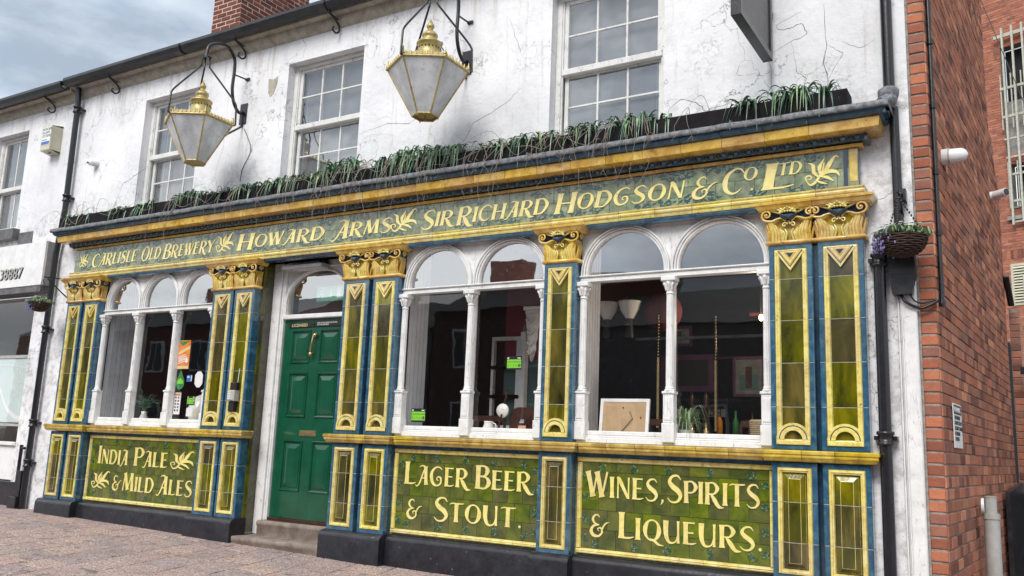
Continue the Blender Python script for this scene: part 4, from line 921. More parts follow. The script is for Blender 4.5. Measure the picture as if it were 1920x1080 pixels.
# ------------------------------------------------------------------ doorway
def dtile(nm, x0, x1, y0, y1, z0, z1, mat): B = mb(mat); B.box(x0, x1, y0, y1, z0, z1); return B.build(nm, pub)
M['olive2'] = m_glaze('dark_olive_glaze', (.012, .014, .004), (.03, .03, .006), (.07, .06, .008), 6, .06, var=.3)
M['olive'] = M['olive']
zj = [.16, .45, .75, 1.02, 1.10, 1.19, 1.48, 1.80, 2.12, 2.44, 2.74, 3.03]
for sgn, xr in ((1, -7.169), (-1, -5.908)):
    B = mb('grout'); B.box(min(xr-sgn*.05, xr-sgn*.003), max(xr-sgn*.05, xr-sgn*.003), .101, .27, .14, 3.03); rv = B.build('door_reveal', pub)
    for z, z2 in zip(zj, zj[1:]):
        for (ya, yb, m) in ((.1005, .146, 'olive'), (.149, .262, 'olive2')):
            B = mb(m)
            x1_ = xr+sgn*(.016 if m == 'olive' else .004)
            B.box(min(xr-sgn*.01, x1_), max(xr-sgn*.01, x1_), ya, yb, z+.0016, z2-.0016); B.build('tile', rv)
fr = mb('white'); dx0, dx1 = -7.169, -5.908
fr.box(dx0+.0003, dx0+.118, .262, .42, .14, 3.03, .004); fr.box(dx0+.1185, dx0+.165, .285, .42, .286, 3.03, .008); fr.box(dx0+.128, dx0+.15, .276, .286, .286, 3.0, .004)
fr.box(dx1-.118, dx1-.0003, .262, .42, .14, 3.03, .004); fr.box(dx1-.165, dx1-.1185, .285, .42, .286, 3.03, .008)
fr.box(dx0+.1655, dx1-.1655, .27, .42, 2.955, 3.03, .006); fr.box(dx0+.1655, dx1-.1655, .275, .42, 2.405, 2.455, .008)
dfr = fr.build('door_frame', pub)
ix0, ix1 = dx0+.166, dx1-.166; cx = (ix0+ix1)/2; r = (ix1-ix0)/2-.012
B = mb('white'); z_s = 2.95-.36
A = [(cx-r, 2.4555)]+[(cx+r*cos(pi-pi*k/24), z_s+.34*sin(pi-pi*k/24)) for k in range(25)]+[(cx+r, 2.4555)]; Tt = [(ix0, 2.4555)]+[(ix0+(ix1-ix0)*k/24, 2.954) for k in range(25)]+[(ix1, 2.4555)]
B.grid([[(x, .315, z) for x, z in A], [(x, .315, z) for x, z in Tt]], False); B.grid([[(x, .34, z) for x, z in A], [(x, .30, z) for x, z in A], [(cx+(x-cx)*1.04, .292, z_s+(z-z_s)*1.04) for x, z in A], [(cx+(x-cx)*1.07, .315, z_s+(z-z_s)*1.07) for x, z in A]], False); B.build('fanlight_frame', dfr)
B = mb('arch_glass'); B.poly([(x, .335, z) for x, z in A]); B.build('fanlight_pane', dfr)
# front door with six raised panels
X0, X1, DZ0, DZ1, DY = ix0+.003, ix1-.003, .322, 2.403, .318
dm = mb('dgreen'); dm.box(X0, X1, DY+.012, DY+.045, DZ0, DZ1)
mid = (X0+X1)/2; cols = ((X0, X0+.115), (mid-.065, mid+.065), (X1-.115, X1)); rails = ((DZ0, .60), (1.12, 1.36), (1.83, 1.93), (2.285, DZ1))
for a, b in cols: dm.box(a, b, DY, DY+.012, DZ0, DZ1, .002)
door = None
for z0, z1 in rails:
    for a, b in ((cols[0][1]+.0005, cols[1][0]-.0005), (cols[1][1]+.0005, cols[2][0]-.0005)): dm.box(a, b, DY+.0004, DY+.012, z0, z1, .002)
door = dm.build('front_door', pub)
for z0, z1 in ((.60, 1.12), (1.36, 1.83), (1.93, 2.285)):
    for a, b in ((cols[0][1], cols[1][0]), (cols[1][1], cols[2][0])):
        B = MB(); W_d = b-a
        def rect(i, y): return [(a+i, DY+y, z0+i), (b-i, DY+y, z0+i), (b-i, DY+y, z1-i), (a+i, DY+y, z1-i)]
        lv = [rect(0, -.008), rect(.006, -.012), rect(.016, -.006), rect(.022, .010), rect(.036, .010), rect(.040, .004), rect(.085, -.010), rect(.088, -.010)]
        B.mat('dgreen')
        B.grid([rect(0, .012)+[rect(0, .012)[0]]]+[q+[q[0]] for q in lv], False); B.poly(lv[-1]); B.build('door_panel', door)
B = mb('brass2'); B.box(mid-.115, mid+.115, DY-.010, DY, 1.165, 1.225, .003); B.box(mid-.085, mid+.085, DY-.016, DY-.010, 1.178, 1.212, .003); B.build('letter_box', door)
B = mb('brass2'); B.ball((mid+.02, DY-.03, 2.22), .026, 10, 6); B.tube([(mid+.02, DY-.05, 2.22), (mid+.016, DY-.062, 2.16), (mid+.0, DY-.06, 2.08), (mid-.008, DY-.05, 2.03)], [.012, .011, .014, .012], 8); B.ball((mid-.01, DY-.045, 2.02), .024, 10, 6); B.build('door_knocker', door)
B = mb('ink'); B.box(X0+.075, mid-.02, DY-.012, DY-.0125+.009, 2.315, 2.362, .002); B.build('licence_plate', door); text('LICENSED', .047, 'goldprint', door, (X0+.115, DY-.0128, 2.322), FRONT, 'lettering', xs=1.12)
B = mb('ink'); B.box(mid-.01, X1-.02, DY-.012, DY-.0125+.009, 2.315, 2.375, .002); B.build('name_plate', door)
text('SALE OF ALCOHOL BY RETAIL\nON THE PREMISES', .021, 'print', door, (mid+.02, DY-.0128, 2.348), FRONT, 'lettering')
# steps
def step(x0, x1, y0, y1, z0, z1, nm='doorstep'):
    B = mb('stone'); n = 14; rows = []
    for k in range(n+1):
        x = x0+(x1-x0)*k/n; j = lambda s, q=.006: mnoise.noise(Vector((x*5, s*3.1, z1*7)))*q
        rows.append([(x, y0+.012+j(1), z0), (x, y0+.010+j(2), z1-.055), (x, y0+j(3), z1-.045), (x, y0+j(4), z1-.012), (x, y0+.014, z1+j(5, .004)), (x, (y0+y1)/2, z1-.004), (x, y1, z1)])
    B.grid(rows, True); B.poly(rows[0][::1]+[(x0, y1, z0)]); B.poly(rows[-1][::-1]+[(x1, y1, z0)]); B.build(nm, pub)
step(-7.135, -5.89, -.045, .30, -.2, .140); step(-7.05, -5.92, .20, .45, .10, .288); B = mb('darkwood'); B.box(-7.0, -6.07, .29, .42, .288, .3215, .004); B.build('threshold', pub)
# strip light over the door
rt_ = root('door_heater', (-6.62, .18, 2.92), 'ribbed white strip fitting above the green door', 'light fitting')
B = mb('greyplastic'); B.box(-6.93, -6.35, .13, .25, 2.925, 2.965, .01); 
B.build('body', rt_)
B = mb('plastic')
for k in range(30): B.box(-6.92+k*.0188, -6.912+k*.0188, .122, .13, 2.927, 2.963)
for k in range(22): B.box(-6.78+k*.0188, -6.772+k*.0188, .15, .25, 2.915, 2.9245)
B.build('grille', rt_); B = mb('black'); B.box(-6.42, -6.38, .16, .26, 2.966, 3.02); B.build('bracket', rt_)
# ------------------------------------------------------------------ sash windows upstairs
def sash(x0, x1, z0, z1, rail, parent, cols=3, rows_u=(4.932,), rows_l=(4.240,), curtain=None, y=.20):
    B = mb('white2'); f = .055
    for a, b in ((x0+.0005, x0+f), (x1-f, x1-.0005)): B.box(a, b, y, y+.10, z0, z1, .004)
    B.box(x0+f+.0005, x1-f-.0005, y, y+.10, z1-.045, z1-.0005, .004); B.box(x0+f+.0005, x1-f-.0005, y-.01, y+.10, z0, z0+.05, .004)
    for a, b in ((x0+f+.0006, x0+f+.014), (x1-f-.014, x1-f-.0006)): B.box(a, b, y+.012, y+.03, z0+.05, z1-.046)
    w = B.build('sash_window', parent)
    ax, bx = x0+f+.014, x1-f-.014
    for up, (za, zb, yy) in ((1, (rail, z1-.046, y+.024)), (0, (z0+.05, rail-.004, y+.056))):
        S = mb('white2'); s = .042
        S.box(ax, ax+s, yy, yy+.03, za, zb, .005); S.box(bx-s, bx, yy, yy+.03, za, zb, .005)
        if up: S.box(ax-.01, bx+.01, yy-.026, yy+.03, za-.028, za+.034, .006)
        S.box(ax+s, bx-s, yy+.0006, yy+.03, zb-.038, zb-.0005, .004); 
        if not up: S.box(ax+s, bx-s, yy, yy+.03, za, za+.06, .004)
        so_ = S.build('sash', w)
        gx0, gx1, gz0, gz1 = ax+s, bx-s, za+(.034 if up else .06), zb-.038
        G = mb('white2')
        for k in range(1, cols):
            cx = gx0+(gx1-gx0)*k/cols; G.box(cx-.010, cx+.010, yy+.004, yy+.024, gz0, gz1, .004)
        hz = rows_u if up else rows_l
        for h in hz: G.box(gx0, gx1, yy+.0065, yy+.022, h-.010, h+.010, .004)
        G.build('glazing_bars', w)
        zs = [gz0]+list(hz)+[gz1]
        for k in range(cols):
            for a, b in zip(zs, zs[1:]):
                P = mb('sash_glass'); q = RN.uniform(-.0015, .0015); c0, c1 = gx0+(gx1-gx0)*k/cols, gx0+(gx1-gx0)*(k+1)/cols
                P.poly([(c0, yy+.014+q, a), (c1, yy+.014, a), (c1, yy+.014-q, b), (c0, yy+.014, b)]); P.build('pane', w)
    return w
M['room'] = m_simple('upstairs_room', (.13, .14, .16), (.10, .11, .12), 2, .8); M['curtain'] = m_simple('net_curtain', (.62, .63, .64), (.5, .52, .54), 4, .9); M['sky_tone_sheet'] = m_simple('sky_grey_sheet', (.30, .31, .33), (.26, .27, .29), 3, .8)
for i, (a, b, c, d) in enumerate(SW):
    w = sash(a, b, c, d, 4.565, pub)
    R_ = mb('room'); R_.box(a-.02, b+.02, .305, 1.6, c-.1, d+.05); o = R_.build('room_recess', w)
    S_ = mb('sky_tone_sheet'); S_.box(a+.26, b-.05, .335, .345, 3.9, 5.24); S_.build('sky_tone_sheet', w)  # grey sheet added behind the panes, standing in for reflected sky
    Ct = mb('curtain')
    xs0, xs1 = ((a+.08, a+.34), (a+.06, a+.18), (b-.2, b-.05))[i]
    Ct.grid([[(xs0+(xs1-xs0)*k/16, .315+.012*sin(k*1.9), z) for k in range(17)] for z in (3.92, 5.2)], True); Ct.build('curtain', w)
# ------------------------------------------------------------------ the bar room behind the shop windows
rm = mb('navyroom')
def pl(B, *P): B.poly(P)
RX0, RX1, RY, RZ0, RZ1 = -10.9, -.9, 5.2, .25, 3.12
rm.poly([(RX0, RY, RZ0), (RX1, RY, RZ0), (RX1, RY, RZ1), (RX0, RY, RZ1)]); rm.poly([(RX0, .57, RZ0), (RX0, RY, RZ0), (RX0, RY, RZ1), (RX0, .57, RZ1)]); rm.poly([(RX1, .57, RZ0), (RX1, RY, RZ0), (RX1, RY, RZ1), (RX1, .57, RZ1)])
rm.mat('dark').poly([(RX0, .101, RZ1-.01), (RX1, .101, RZ1-.01), (RX1, .30, RZ1-.01), (RX0, .30, RZ1-.01)]); rm.poly([(RX0, .30, RZ1), (RX1, .30, RZ1), (RX1, RY, RZ1), (RX0, RY, RZ1)]); rm.mat('darkwood').poly([(RX0, .30, RZ0), (RX1, .30, RZ0), (RX1, RY, RZ0), (RX0, RY, RZ0)])
room = rm.build('bar_room', pub)
rm = mb('navyroom')
for a, b in ((-10.6, -9.886), (-7.829, -7.169), (-5.908, -5.218), (-3.613, -3.307), (-1.678, -1.06)): rm.box(a+.045, b-.045, .152, .57, .3, 3.10)
for a, b in ((-9.886, -7.829), (-5.218, -3.613), (-3.307, -1.678)): rm.box(a, b, .152, .56, .3, 1.2195)
rm.build('inner_pier', pub)
B = mb('dark'); B.box(-7.3, -5.8, .46, .48, .3, 3.1); B.box(-7.3, -7.18, .43, .46, .3, 3.1); B.box(-5.9, -5.8, .43, .46, .3, 3.1); B.build('lobby_screen', pub)
B = mb('redwall'); B.box(-4.9, -4.18, 1.5, 1.55, 2.05, 3.1); B.mat('teal').box(-4.9, -4.18, 1.5, 1.55, 1.2, 2.0495); B.mat('purple').box(-2.15, -1.0, 1.9, 1.95, .3, 3.1); B.build('partition_and_reflected_wall', pub)  # red and teal panels stand in for walls reflected in the pane
B = mb('whiteclean')
for z0, z1 in ((1.36, 1.64), (1.68, 1.95), (1.99, 2.26)):
    B.box(-5.03, -5.0, 1.44, 1.49, z0-.04, z1+.04); B.box(-4.72, -4.66, 1.44, 1.49, z0-.04, z1+.04); B.box(-5.0, -4.72, 1.44, 1.49, z1, z1+.04); B.box(-5.0, -4.72, 1.44, 1.49, z0-.04, z0)
B.box(-4.66, -4.60, 1.42, 1.49, 1.28, 2.34); B.build('reflected_window', pub)  # solid stand-in for a white window reflected in the glass
B = mb('darkwood')
for z in (2.18, 1.72): B.box(-3.6, -1.0, 2.9, 3.1, z, z+.03)
B.box(-3.9, -1.0, 2.3, 2.8, .3, 1.30); B.box(-5.0, -4.3, 1.35, 1.42, .6, 1.30); B.box(-9.0, -8.2, 1.6, 2.1, .3, 1.2); B.build('bar_counter', pub)
B = mb('redcloth'); B.box(-2.42, -1.0, 2.1, 2.14, 2.52, 2.55); B.box(-1.95, -1.91, 2.1, 2.14, 1.5, 2.9); B.mat('stone2').box(-3.3, -1.65, 1.3, 1.33, 2.20, 2.225); B.build('ceiling_rail', pub)
def thing1(B, name, label, cat, group=None, **k): o = B.build(name, None, **k); return tag(o, label, cat, group)
# things on and behind the window boards
def pframe(name, x0, x1, z0, z1, y, fmat, pmat, label, cat, lean=0, group=None, t=.03):
    r_ = root(name, ((x0+x1)/2, y, z0), label, cat, group); B = mb(fmat)
    for a in (((x0, x0+t, z0, z1)), (x1-t, x1, z0, z1), (x0+t, x1-t, z0, z0+t), (x0+t, x1-t, z1-t, z1)):
        B.box(a[0], a[1], y, y+.02, a[2], a[3], .002)
    B.build('frame', r_); B = mb(pmat); B.box(x0+t, x1-t, y+.004, y+.016, z0+t, z1-t); B.build('panel', r_)
    if lean: r_.rotation_euler = (-lean, 0, 0)
    return r_
pf = pframe('picture_frame', -3.16, -2.72, 1.243, 1.575, .20, 'whiteclean', 'mdf', 'white picture frame with its brown backing board facing the street', 'picture frame', .12, t=.028)
B = mb('ink'); B.tube([(-2.98, .196, 1.27), (-2.86, .194, 1.41), (-2.89, .196, 1.47)], .003, 5); B.ball((-2.95, .196, 1.50), .006, 6, 4); B.ball((-2.79, .196, 1.42), .006, 6, 4); B.build('strut', pf)
def blade(B, o, az, L_, h, w, droop, n=7, seg=None):
    """arching strap leaf with a keel"""
    A, C, K = [], [], []
    d = Vector((cos(az), sin(az), 0)); nrm = Vector((-d.y, d.x, 0)); o = Vector(o)
    for k in range(n+1):
        t = k/n; p = o + d*(L_*(t if t < .6 else .6+(t-.6)*.7)) + Vector((0, 0, h*4*t*(1-t)*.9 + h*.35*t - droop*t**2.4)); ww = w*(.45+.55*sin(pi*min(1, t*1.25+.1)))*(1-t**4)+.0006
        A.append(p+nrm*ww); K.append(p-Vector((0, 0, ww*.45))); C.append(p-nrm*ww)
    B.grid([A, K, C], True)
rp = root('potted_spider_plant', (-2.42, .26, 1.243), 'green and white spider plant behind the middle mullion of the right hand window', 'plant')
B = mb('greyplastic'); B.lathe([(.001, 1.245), (.05, 1.245), (.06, 1.33), (.05, 1.33), (.001, 1.32)], -2.42, .26, 16); B.build('pot', rp)
B = mb('leaf2')
for k in range(46): blade(B, (-2.42, .26, 1.325), RN.uniform(0, 2*pi), RN.uniform(.12, .26), RN.uniform(.06, .20), .006, RN.uniform(.02, .15))
B.build('leaves', rp)
B = mb('wicker2'); B.lathe([(.001, 1.244), (.10, 1.244), (.112, 1.42), (.104, 1.42), (.09, 1.26), (.001, 1.26)], -1.80, .30, 20, sy=.8)
for k in range(11): B.tube([(-1.80+(.103+.0011*k)*cos(a), .30+.8*(.103+.0011*k)*sin(a), 1.252+k*.0155) for a in [2*pi*j/24 for j in range(25)]], .0085, 5, False)
thing1(B, 'basket', 'straw coloured woven basket in the right corner of the right hand window', 'basket')
r_ = root('jug', (-4.27, .24, 1.243), 'small white patterned pottery jug standing right of the mullion', 'jug')
B = mb('milk'); B.lathe([(.001, 1.245), (.035, 1.245), (.052, 1.27), (.055, 1.30), (.042, 1.335), (.040, 1.35), (.045, 1.362), (.040, 1.36), (.036, 1.345)], -4.27, .24, 20); B.build('body', r_)
B = mb('milk'); B.tube(catmull([(-4.225, .24, 1.345), (-4.195, .24, 1.335), (-4.195, .24, 1.295), (-4.22, .24, 1.275)], 4), .006, 6); B.build('handle', r_); B = mb('ink')
for k in range(9): a = -1.2-.15*k; B.ball((-4.27+.0545*cos(a), .24+.0545*sin(a), 1.278+.006*(k % 3)), .005, 5, 4)
B.build('pattern', r_)
# round-topped dark settle behind the second window, banjo leaning on it, little cards
B = mb('darkwood'); P = [(-4.16, .42, 1.24)]+[(-4.16+.1*(1-cos(a)), .42, 1.40+.1*sin(a)) for a in [k*pi/2/8 for k in range(9)]]+[(-3.66, .42, 1.50), (-3.66, .42, 1.24)]
B.xz([(x, z) for x, y, z in P], .42, .50, True); 
for k in range(6): B.box(-3.98+k*.06, -3.94+k*.06, .412, .4195, 1.26, 1.44, .002)
thing1(B, 'settle_back', 'dark brown round cornered boarded seat back inside the second window', 'seat')
r_ = root('banjo', (-4.20, .46, 1.30), 'small banjo leaning against the dark seat back', 'banjo')
B = mb('milk'); B.lathe([(.001, .36), (.062, .36), (.066, .375), (.001, .375)], -4.205, 1.465, 18, 'y'); B.build('drum', r_); B = mb('darkwood'); B.tube([(-4.20, .37, 1.47), (-4.18, .38, 1.60), (-4.175, .38, 1.66)], [.012, .010, .016], 6); B.tube([(-4.205, .355, 1.43), (-4.24, .35, 1.26)], .010, 6); B.build('neck', r_)
def card(name, x0, x1, z0, z1, y, mat, label, cat, rot=0, group=None):
    r_ = root(name, ((x0+x1)/2, y, z0), label, cat, group); B = mb(mat); B.box(x0, x1, y, y+.002, z0, z1); B.build('card', r_); return r_
r_ = card('flyer', -4.03, -3.95, 1.25, 1.335, .36, 'tapestry', 'orange and red flyer leaning on the dark seat back', 'flyer'); text('EUROPE', .02, 'print', r_, (-4.027, .3595, 1.312), FRONT)
r_ = card('black_flyer', -4.03, -3.955, 1.345, 1.40, .36, 'ink', 'small black printed card above the orange flyer', 'card')
B = mb('print')
for k in range(3): B.box(-4.02+.006*k, -3.97, .3585, .3595, 1.357+k*.012, 1.361+k*.012)
B.build('print', r_)
GY = .1425
def rating(x, z, w, lab, y=GY, grp='green hygiene rating stickers'):
    h = w*.62; r_ = root('rating_sticker', (x, y, z), lab, 'sticker', grp)
    B = mb('ink'); B.box(x, x+w, y, y+.0015, z, z+h*1.25); B.build('backing', r_)
    B = mb('stgreen'); B.box(x+.03*w, x+.97*w, y-.001, y-.0002, z+.16*h, z+h*.95); B.build('green_band', r_)
    text('0  1  2  3  4', w*.155, 'ink', r_, (x+w*.08, y-.0014, z+h*.30), FRONT, 'lettering'); text('FOOD HYGIENE RATING', w*.082, 'ink', r_, (x+w*.08, y-.0014, z+h*.68), FRONT)
    B = mb('ink'); B.lathe([(.001, y-.0022), (w*.085, y-.0022), (w*.085, y-.001)], x+w*.85, z+h*.40, 14, 'y', False); B.build('disc', r_); text('5', w*.14, 'print', r_, (x+w*.81, y-.0026, z+h*.33), FRONT)
    B = mb('print'); B.box(x+.05*w, x+.16*w, y-.0008, y-.0002, z+h*1.02, z+h*1.14); B.box(x+.72*w, x+.92*w, y-.0008, y-.0002, z+h*1.03, z+h*1.12); B.build('heading', r_)
rating(-5.075, 1.335, .165, 'green rating sticker low on the pane beside the second pilaster pair', .1425)
rating(-4.045, 1.815, .155, 'green rating sticker in the middle of the pane left of the single pilaster', .1425)
rating(-8.255, 1.46, .135, 'small green rating sticker among the notices right of the second mullion')
# corbel ornament hanging in the second window
r_ = root('corbel', (-3.98, 1.1, 2.05), 'white plaster scrolled corbel hanging inside the second window', 'corbel')
B = mb('milk'); B.box(-4.40, -4.18, 1.0, 1.12, 2.50, 2.54, .006); B.box(-4.38, -4.20, 1.01, 1.12, 2.46, 2.4995, .006)
P = [(.08, 2.46), (.078, 2.36), (.06, 2.28), (.062, 2.22), (.045, 2.16), (.048, 2.10), (.03, 2.04), (.008, 1.98)]
rows = [[(-4.29-w, 1.02, z), (-4.29-w*.3, 1.0, z), (-4.29+w*.4, .99, z), (-4.29+w, 1.02, z)] for w, z in P]; B.grid(rows, False)
for z in (2.40, 2.28, 2.17, 2.08): B.tube([(-4.35+(2.4-z)*.1, .985, z), (-4.29, .975, z-.03), (-4.24, .985, z+.02)], .011, 5)
B.build('body', r_)
for z, lab in ((1.86, 'framed black and white photograph on the dark wall, the upper of two'), (1.54, 'framed black and white photograph on the dark wall, the lower of two')):
    r_ = pframe('wall_picture', -4.55, -4.34, z, z+.24, 1.9, 'cream', 'ink', lab, 'picture', 0, 'pictures on the dark bar wall', .028); B = mb('greyplastic'); B.box(-4.50, -4.44, 1.9015, 1.9035, z+.06, z+.17); B.box(-4.43, -4.39, 1.9015, 1.9035, z+.05, z+.19); B.build('print', r_)
pframe('bar_mirror', -3.55, -2.95, 1.8, 2.2, 2.6, 'purple', 'dark', 'dark purple framed mirror above the bar', 'mirror', 0, None, .06)
# lamp shades on the shelf, brass poles, bottles
for x, lab in ((-3.62, 'white opal glass lamp shade nearest the single pilaster'), (-3.38, 'white opal glass lamp shade standing second from the single pilaster')):
    r_ = root('lamp_shade', (x, 1.33, 2.24), lab, 'lamp', 'lamp shades on the high shelf'); B = mb('milk'); B.lathe([(.04, 2.42), (.09, 2.50), (.115, 2.585), (.122, 2.59), (.11, 2.575), (.08, 2.49), (.03, 2.42)], x, 1.33, 18); B.build('shade', r_)
    B = mb('ink'); B.tube([(x, 1.33, 2.23), (x, 1.33, 2.42)], [.05, .03], 10); B.ball((x-.02, 1.30, 2.36), .03, 8, 5); B.build('base', r_)
B = mb('redcloth'); B.ball((-3.10, 1.5, 2.50), .19, 20, 12, (1, .8, 1)); thing1(B, 'paper_lantern', 'round dull red paper lantern in the right hand window', 'lantern')
for x, y, z0, z1, lab in ((-2.95, 1.0, 1.36, 2.0, 'brass rod with a twisted upper end, left of the mullion'), (-2.38, .9, 1.34, 1.95, 'brass rod hanging right of the mullion')):
    r_ = root('brass_rod', (x, y, z0), lab, 'rod', 'hanging brass rods'); B = mb('brass2'); B.tube([(x, y, z0), (x, y, z1)], .014, 8); B.build('rod', r_)
    B = mb('brass2')
    for k in range(14): B.ball((x, y, z1+.02+k*.028), .008, 6, 4, (1, 1, 1.4))
    B.build('chain', r_)
bcols = ['dgreen', 'milk', 'ink', 'storange', 'stgreen2', 'darkwood', 'glassb']
M['glassb'] = m_simple('bottle_glass', (.25, .27, .28), rough=.1)
for k in range(12):
    x = -3.35+k*.17; h = RN.uniform(.24, .30); B = mb(bcols[k % 7]); B.lathe([(.001, 1.30), (.034, 1.30), (.035, 1.30+h*.6), (.013, 1.30+h*.78), (.012, 1.30+h), (.001, 1.30+h)], x, 2.45, 10)
    thing1(B, 'bottle', ['green', 'white', 'black', 'orange', 'dark green', 'brown', 'clear'][k % 7]+' bottle on the bar counter, '+('nearer the left end' if k < 6 else 'nearer the right end')+[', behind the picture frame', '', ', beside the mullion'][k % 3], 'bottle', 'bottles on the bar')
for k, (x, lab) in enumerate(((-3.05, 'tall dark beer pump handle left of the mullion'), (-2.90, 'tall dark beer pump handle nearest the mullion on its left'), (-2.30, 'tall dark beer pump handle just right of the mullion'), (-2.15, 'second tall beer pump handle right of the mullion'))):
    r_ = root('beer_pump', (x, 2.1, 1.3), lab, 'beer pump', 'beer pumps on the bar'); B = mb('brass2'); B.lathe([(.05, 1.30), (.045, 1.36), (.02, 1.40), (.02, 1.46)], x, 2.2, 12); B.build('base', r_); B = mb('darkwood'); B.lathe([(.012, 1.46), (.022, 1.60), (.026, 1.72), (.012, 1.76), (.001, 1.765)], x, 2.2, 12); B.build('handle', r_)
for x, z, w, h, lab in ((-3.5, 2.3, .3, .22, 'small framed print high on the bar wall, left of the mirror'), (-2.75, 1.75, .34, .42, 'framed print on the bar wall right of the mirror'), (-2.2, 2.2, .5, .34, 'wide framed print on the bar wall behind the bulb')):
    r_ = pframe('bar_picture', x, x+w, z, z+h, 2.62, 'purple', 'stone2', lab, 'picture', 0, 'framed prints on the bar wall', .03); B = mb('teal'); B.box(x+.07, x+w-.07, 2.621, 2.6235, z+.07, z+h*.55); B.mat('darkwood').box(x+w*.4, x+w*.6, 2.6195, 2.6209, z+.09, z+h*.75); B.build('print', r_)
for x, lab in ((-3.05, 'dark slatted chair back nearest the single pilaster'), (-2.0, 'dark slatted chair back in the right half of the right hand window'), (-4.75, 'dark slatted chair back in the left half of the second window'), (-8.95, 'dark slatted chair back inside the left window')):
    r_ = root('bar_chair', (x, .95, .3), lab, 'chair', 'chairs inside the bar'); 
    for q in (-.19, .19): B = mb('darkwood'); B.tube([(x+q, .95, .3), (x+q, 1.0, 1.42)], .016, 6); B.build('post', r_)
    for z in (1.38, 1.15): B = mb('darkwood'); B.box(x-.19, x+.19, .985, 1.003, z, z+.06, .003); B.build('rail', r_)
    for q in range(4): B = mb('darkwood'); B.tube([(x-.12+q*.08, .99, .8), (x-.12+q*.08, .995, 1.38)], .008, 5); B.build('spindle', r_)
    B = mb('darkwood'); B.box(x-.21, x+.21, .72, 1.0, .76, .80, .004); B.build('seat', r_)
r_ = card('window_notice', -3.28, -2.72, 1.52, 1.60, 2.25, 'stone2', 'dark strip lettered backwards across the bar front', 'notice'); o = text('HOLLYW', .10, 'ink', r_, (-2.75, 2.245, 1.53), (pi/2, 0, 0)); o.scale = (-1, 1, 1)
# lit pendant bulb over the bar
r_ = root('pendant_bulb', (-2.17, 1.6, 2.45), 'small lit orange bulb hanging in the right hand window', 'lamp')
em = bpy.data.materials.new('lit_bulb'); em.use_nodes = True; em.node_tree.nodes.clear(); q1 = em.node_tree.nodes.new('ShaderNodeEmission'); q1.inputs[0].default_value = (1, .5, .18, 1); q1.inputs[1].default_value = 9; q2 = em.node_tree.nodes.new('ShaderNodeOutputMaterial'); em.node_tree.links.new(q1.outputs[0], q2.inputs[0]); M['bulb'] = em
B = mb('bulb'); B.ball((-2.17, 1.6, 2.42), .022, 10, 8, (1, 1, 1.4)); B.build('bulb', r_); B = mb('ink'); B.tube([(-2.17, 1.6, 2.45), (-2.17, 1.6, 3.1)], .005, 5); B.build('flex', r_)
pl_ = bpy.data.lights.new('bulb_light', 'POINT'); pl_.energy = 12; pl_.color = (1, .82, .62); pl_.shadow_soft_size = .05; po = bpy.data.objects.new('bulb_light', pl_); sc.collection.objects.link(po); po.location = (-2.17, 1.5, 2.36); po.parent = r_; po.matrix_parent_inverse = WM[r_.name].inverted()
# first window: cards, posters, plant
y = .1425
r_ = card('poster', -8.495, -8.29, 1.87, 2.20, y, 'storange', 'orange and yellow poster right of the second mullion', 'poster')
B = mb('stgreen2'); B.xz([(-8.49, 2.19), (-8.43, 2.135), (-8.37, 2.16), (-8.30, 2.19)], y-.001, y-.0002); B.mat('goldprint').xz([(-8.493, 2.06), (-8.292, 2.14), (-8.292, 2.10), (-8.493, 2.03)], y-.0012, y-.0002); B.mat('print')
for k in range(5): B.xz([(-8.48, 2.01-k*.018), (-8.36+.02*(k % 3), 2.04-k*.018), (-8.36+.02*(k % 3), 2.031-k*.018), (-8.48, 2.001-k*.018)], y-.0013, y-.0002)
B.lathe([(.001, y-.0016), (.026, y-.0016), (.026, y-.0004)], -8.335, 1.965, 14, 'y', False); B.mat('goldprint').box(-8.493, -8.292, y-.0012, y-.0002, 1.872, 1.905); B.build('print', r_)
B = mb('stgreen2'); B.xz([(-8.405, 1.86), (-8.47, 1.74), (-8.475, 1.69), (-8.45, 1.65), (-8.405, 1.635), (-8.36, 1.65), (-8.335, 1.69), (-8.34, 1.74)][::-1], y, y+.0015); o = thing1(B, 'leaf_sticker', 'green drop shaped sticker under the orange poster', 'sticker')
B = mb('stgreen'); B.xz([(-8.405, 1.77), (-8.455, 1.73), (-8.455, 1.70), (-8.355, 1.70), (-8.355, 1.73)][::-1], y-.001, y-.0002); link_ = B.mesh('print'); WM[o.name] = Matrix.Identity(4); inst('print', link_, o)
r_ = card('blue_sticker', -8.30, -8.21, 1.725, 1.80, y, 'stblue', 'small blue sticker right of the green drop sticker', 'sticker'); B = mb('print'); B.box(-8.225, -8.212, y-.001, y-.0002, 1.73, 1.795); B.box(-8.29, -8.25, y-.001, y-.0002, 1.77, 1.785); B.build('print', r_)
B = mb('print'); B.xz([(-8.16, 1.70), (-8.12, 1.66), (-8.07, 1.66), (-8.03, 1.70), (-8.03, 1.80), (-8.07, 1.84), (-8.12, 1.84), (-8.16, 1.80)], y, y+.0015); thing1(B, 'octagonal_sticker', 'white octagonal sticker beside the third pilaster', 'sticker')
r_ = card('notice_card', -8.49, -8.365, 1.355, 1.60, y, 'print', 'tall white printed notice with rows of black symbols', 'notice'); B = mb('ink')
for k in range(5):
    for q in range(2): B.box(-8.46+q*.045, -8.435+q*.045, y-.001, y-.0002, 1.39+k*.036, 1.41+k*.036)
B.mat('tapestry').box(-8.48, -8.375, y-.0011, y-.0002, 1.565, 1.592); B.build('print', r_)
card('white_card', -8.25, -8.15, 1.335, 1.43, y, 'print', 'blank white card below the small green rating sticker', 'card'); card('small_card', -8.13, -8.085, 1.335, 1.42, y, 'cream', 'narrow pale card at the right end of the first window', 'card')
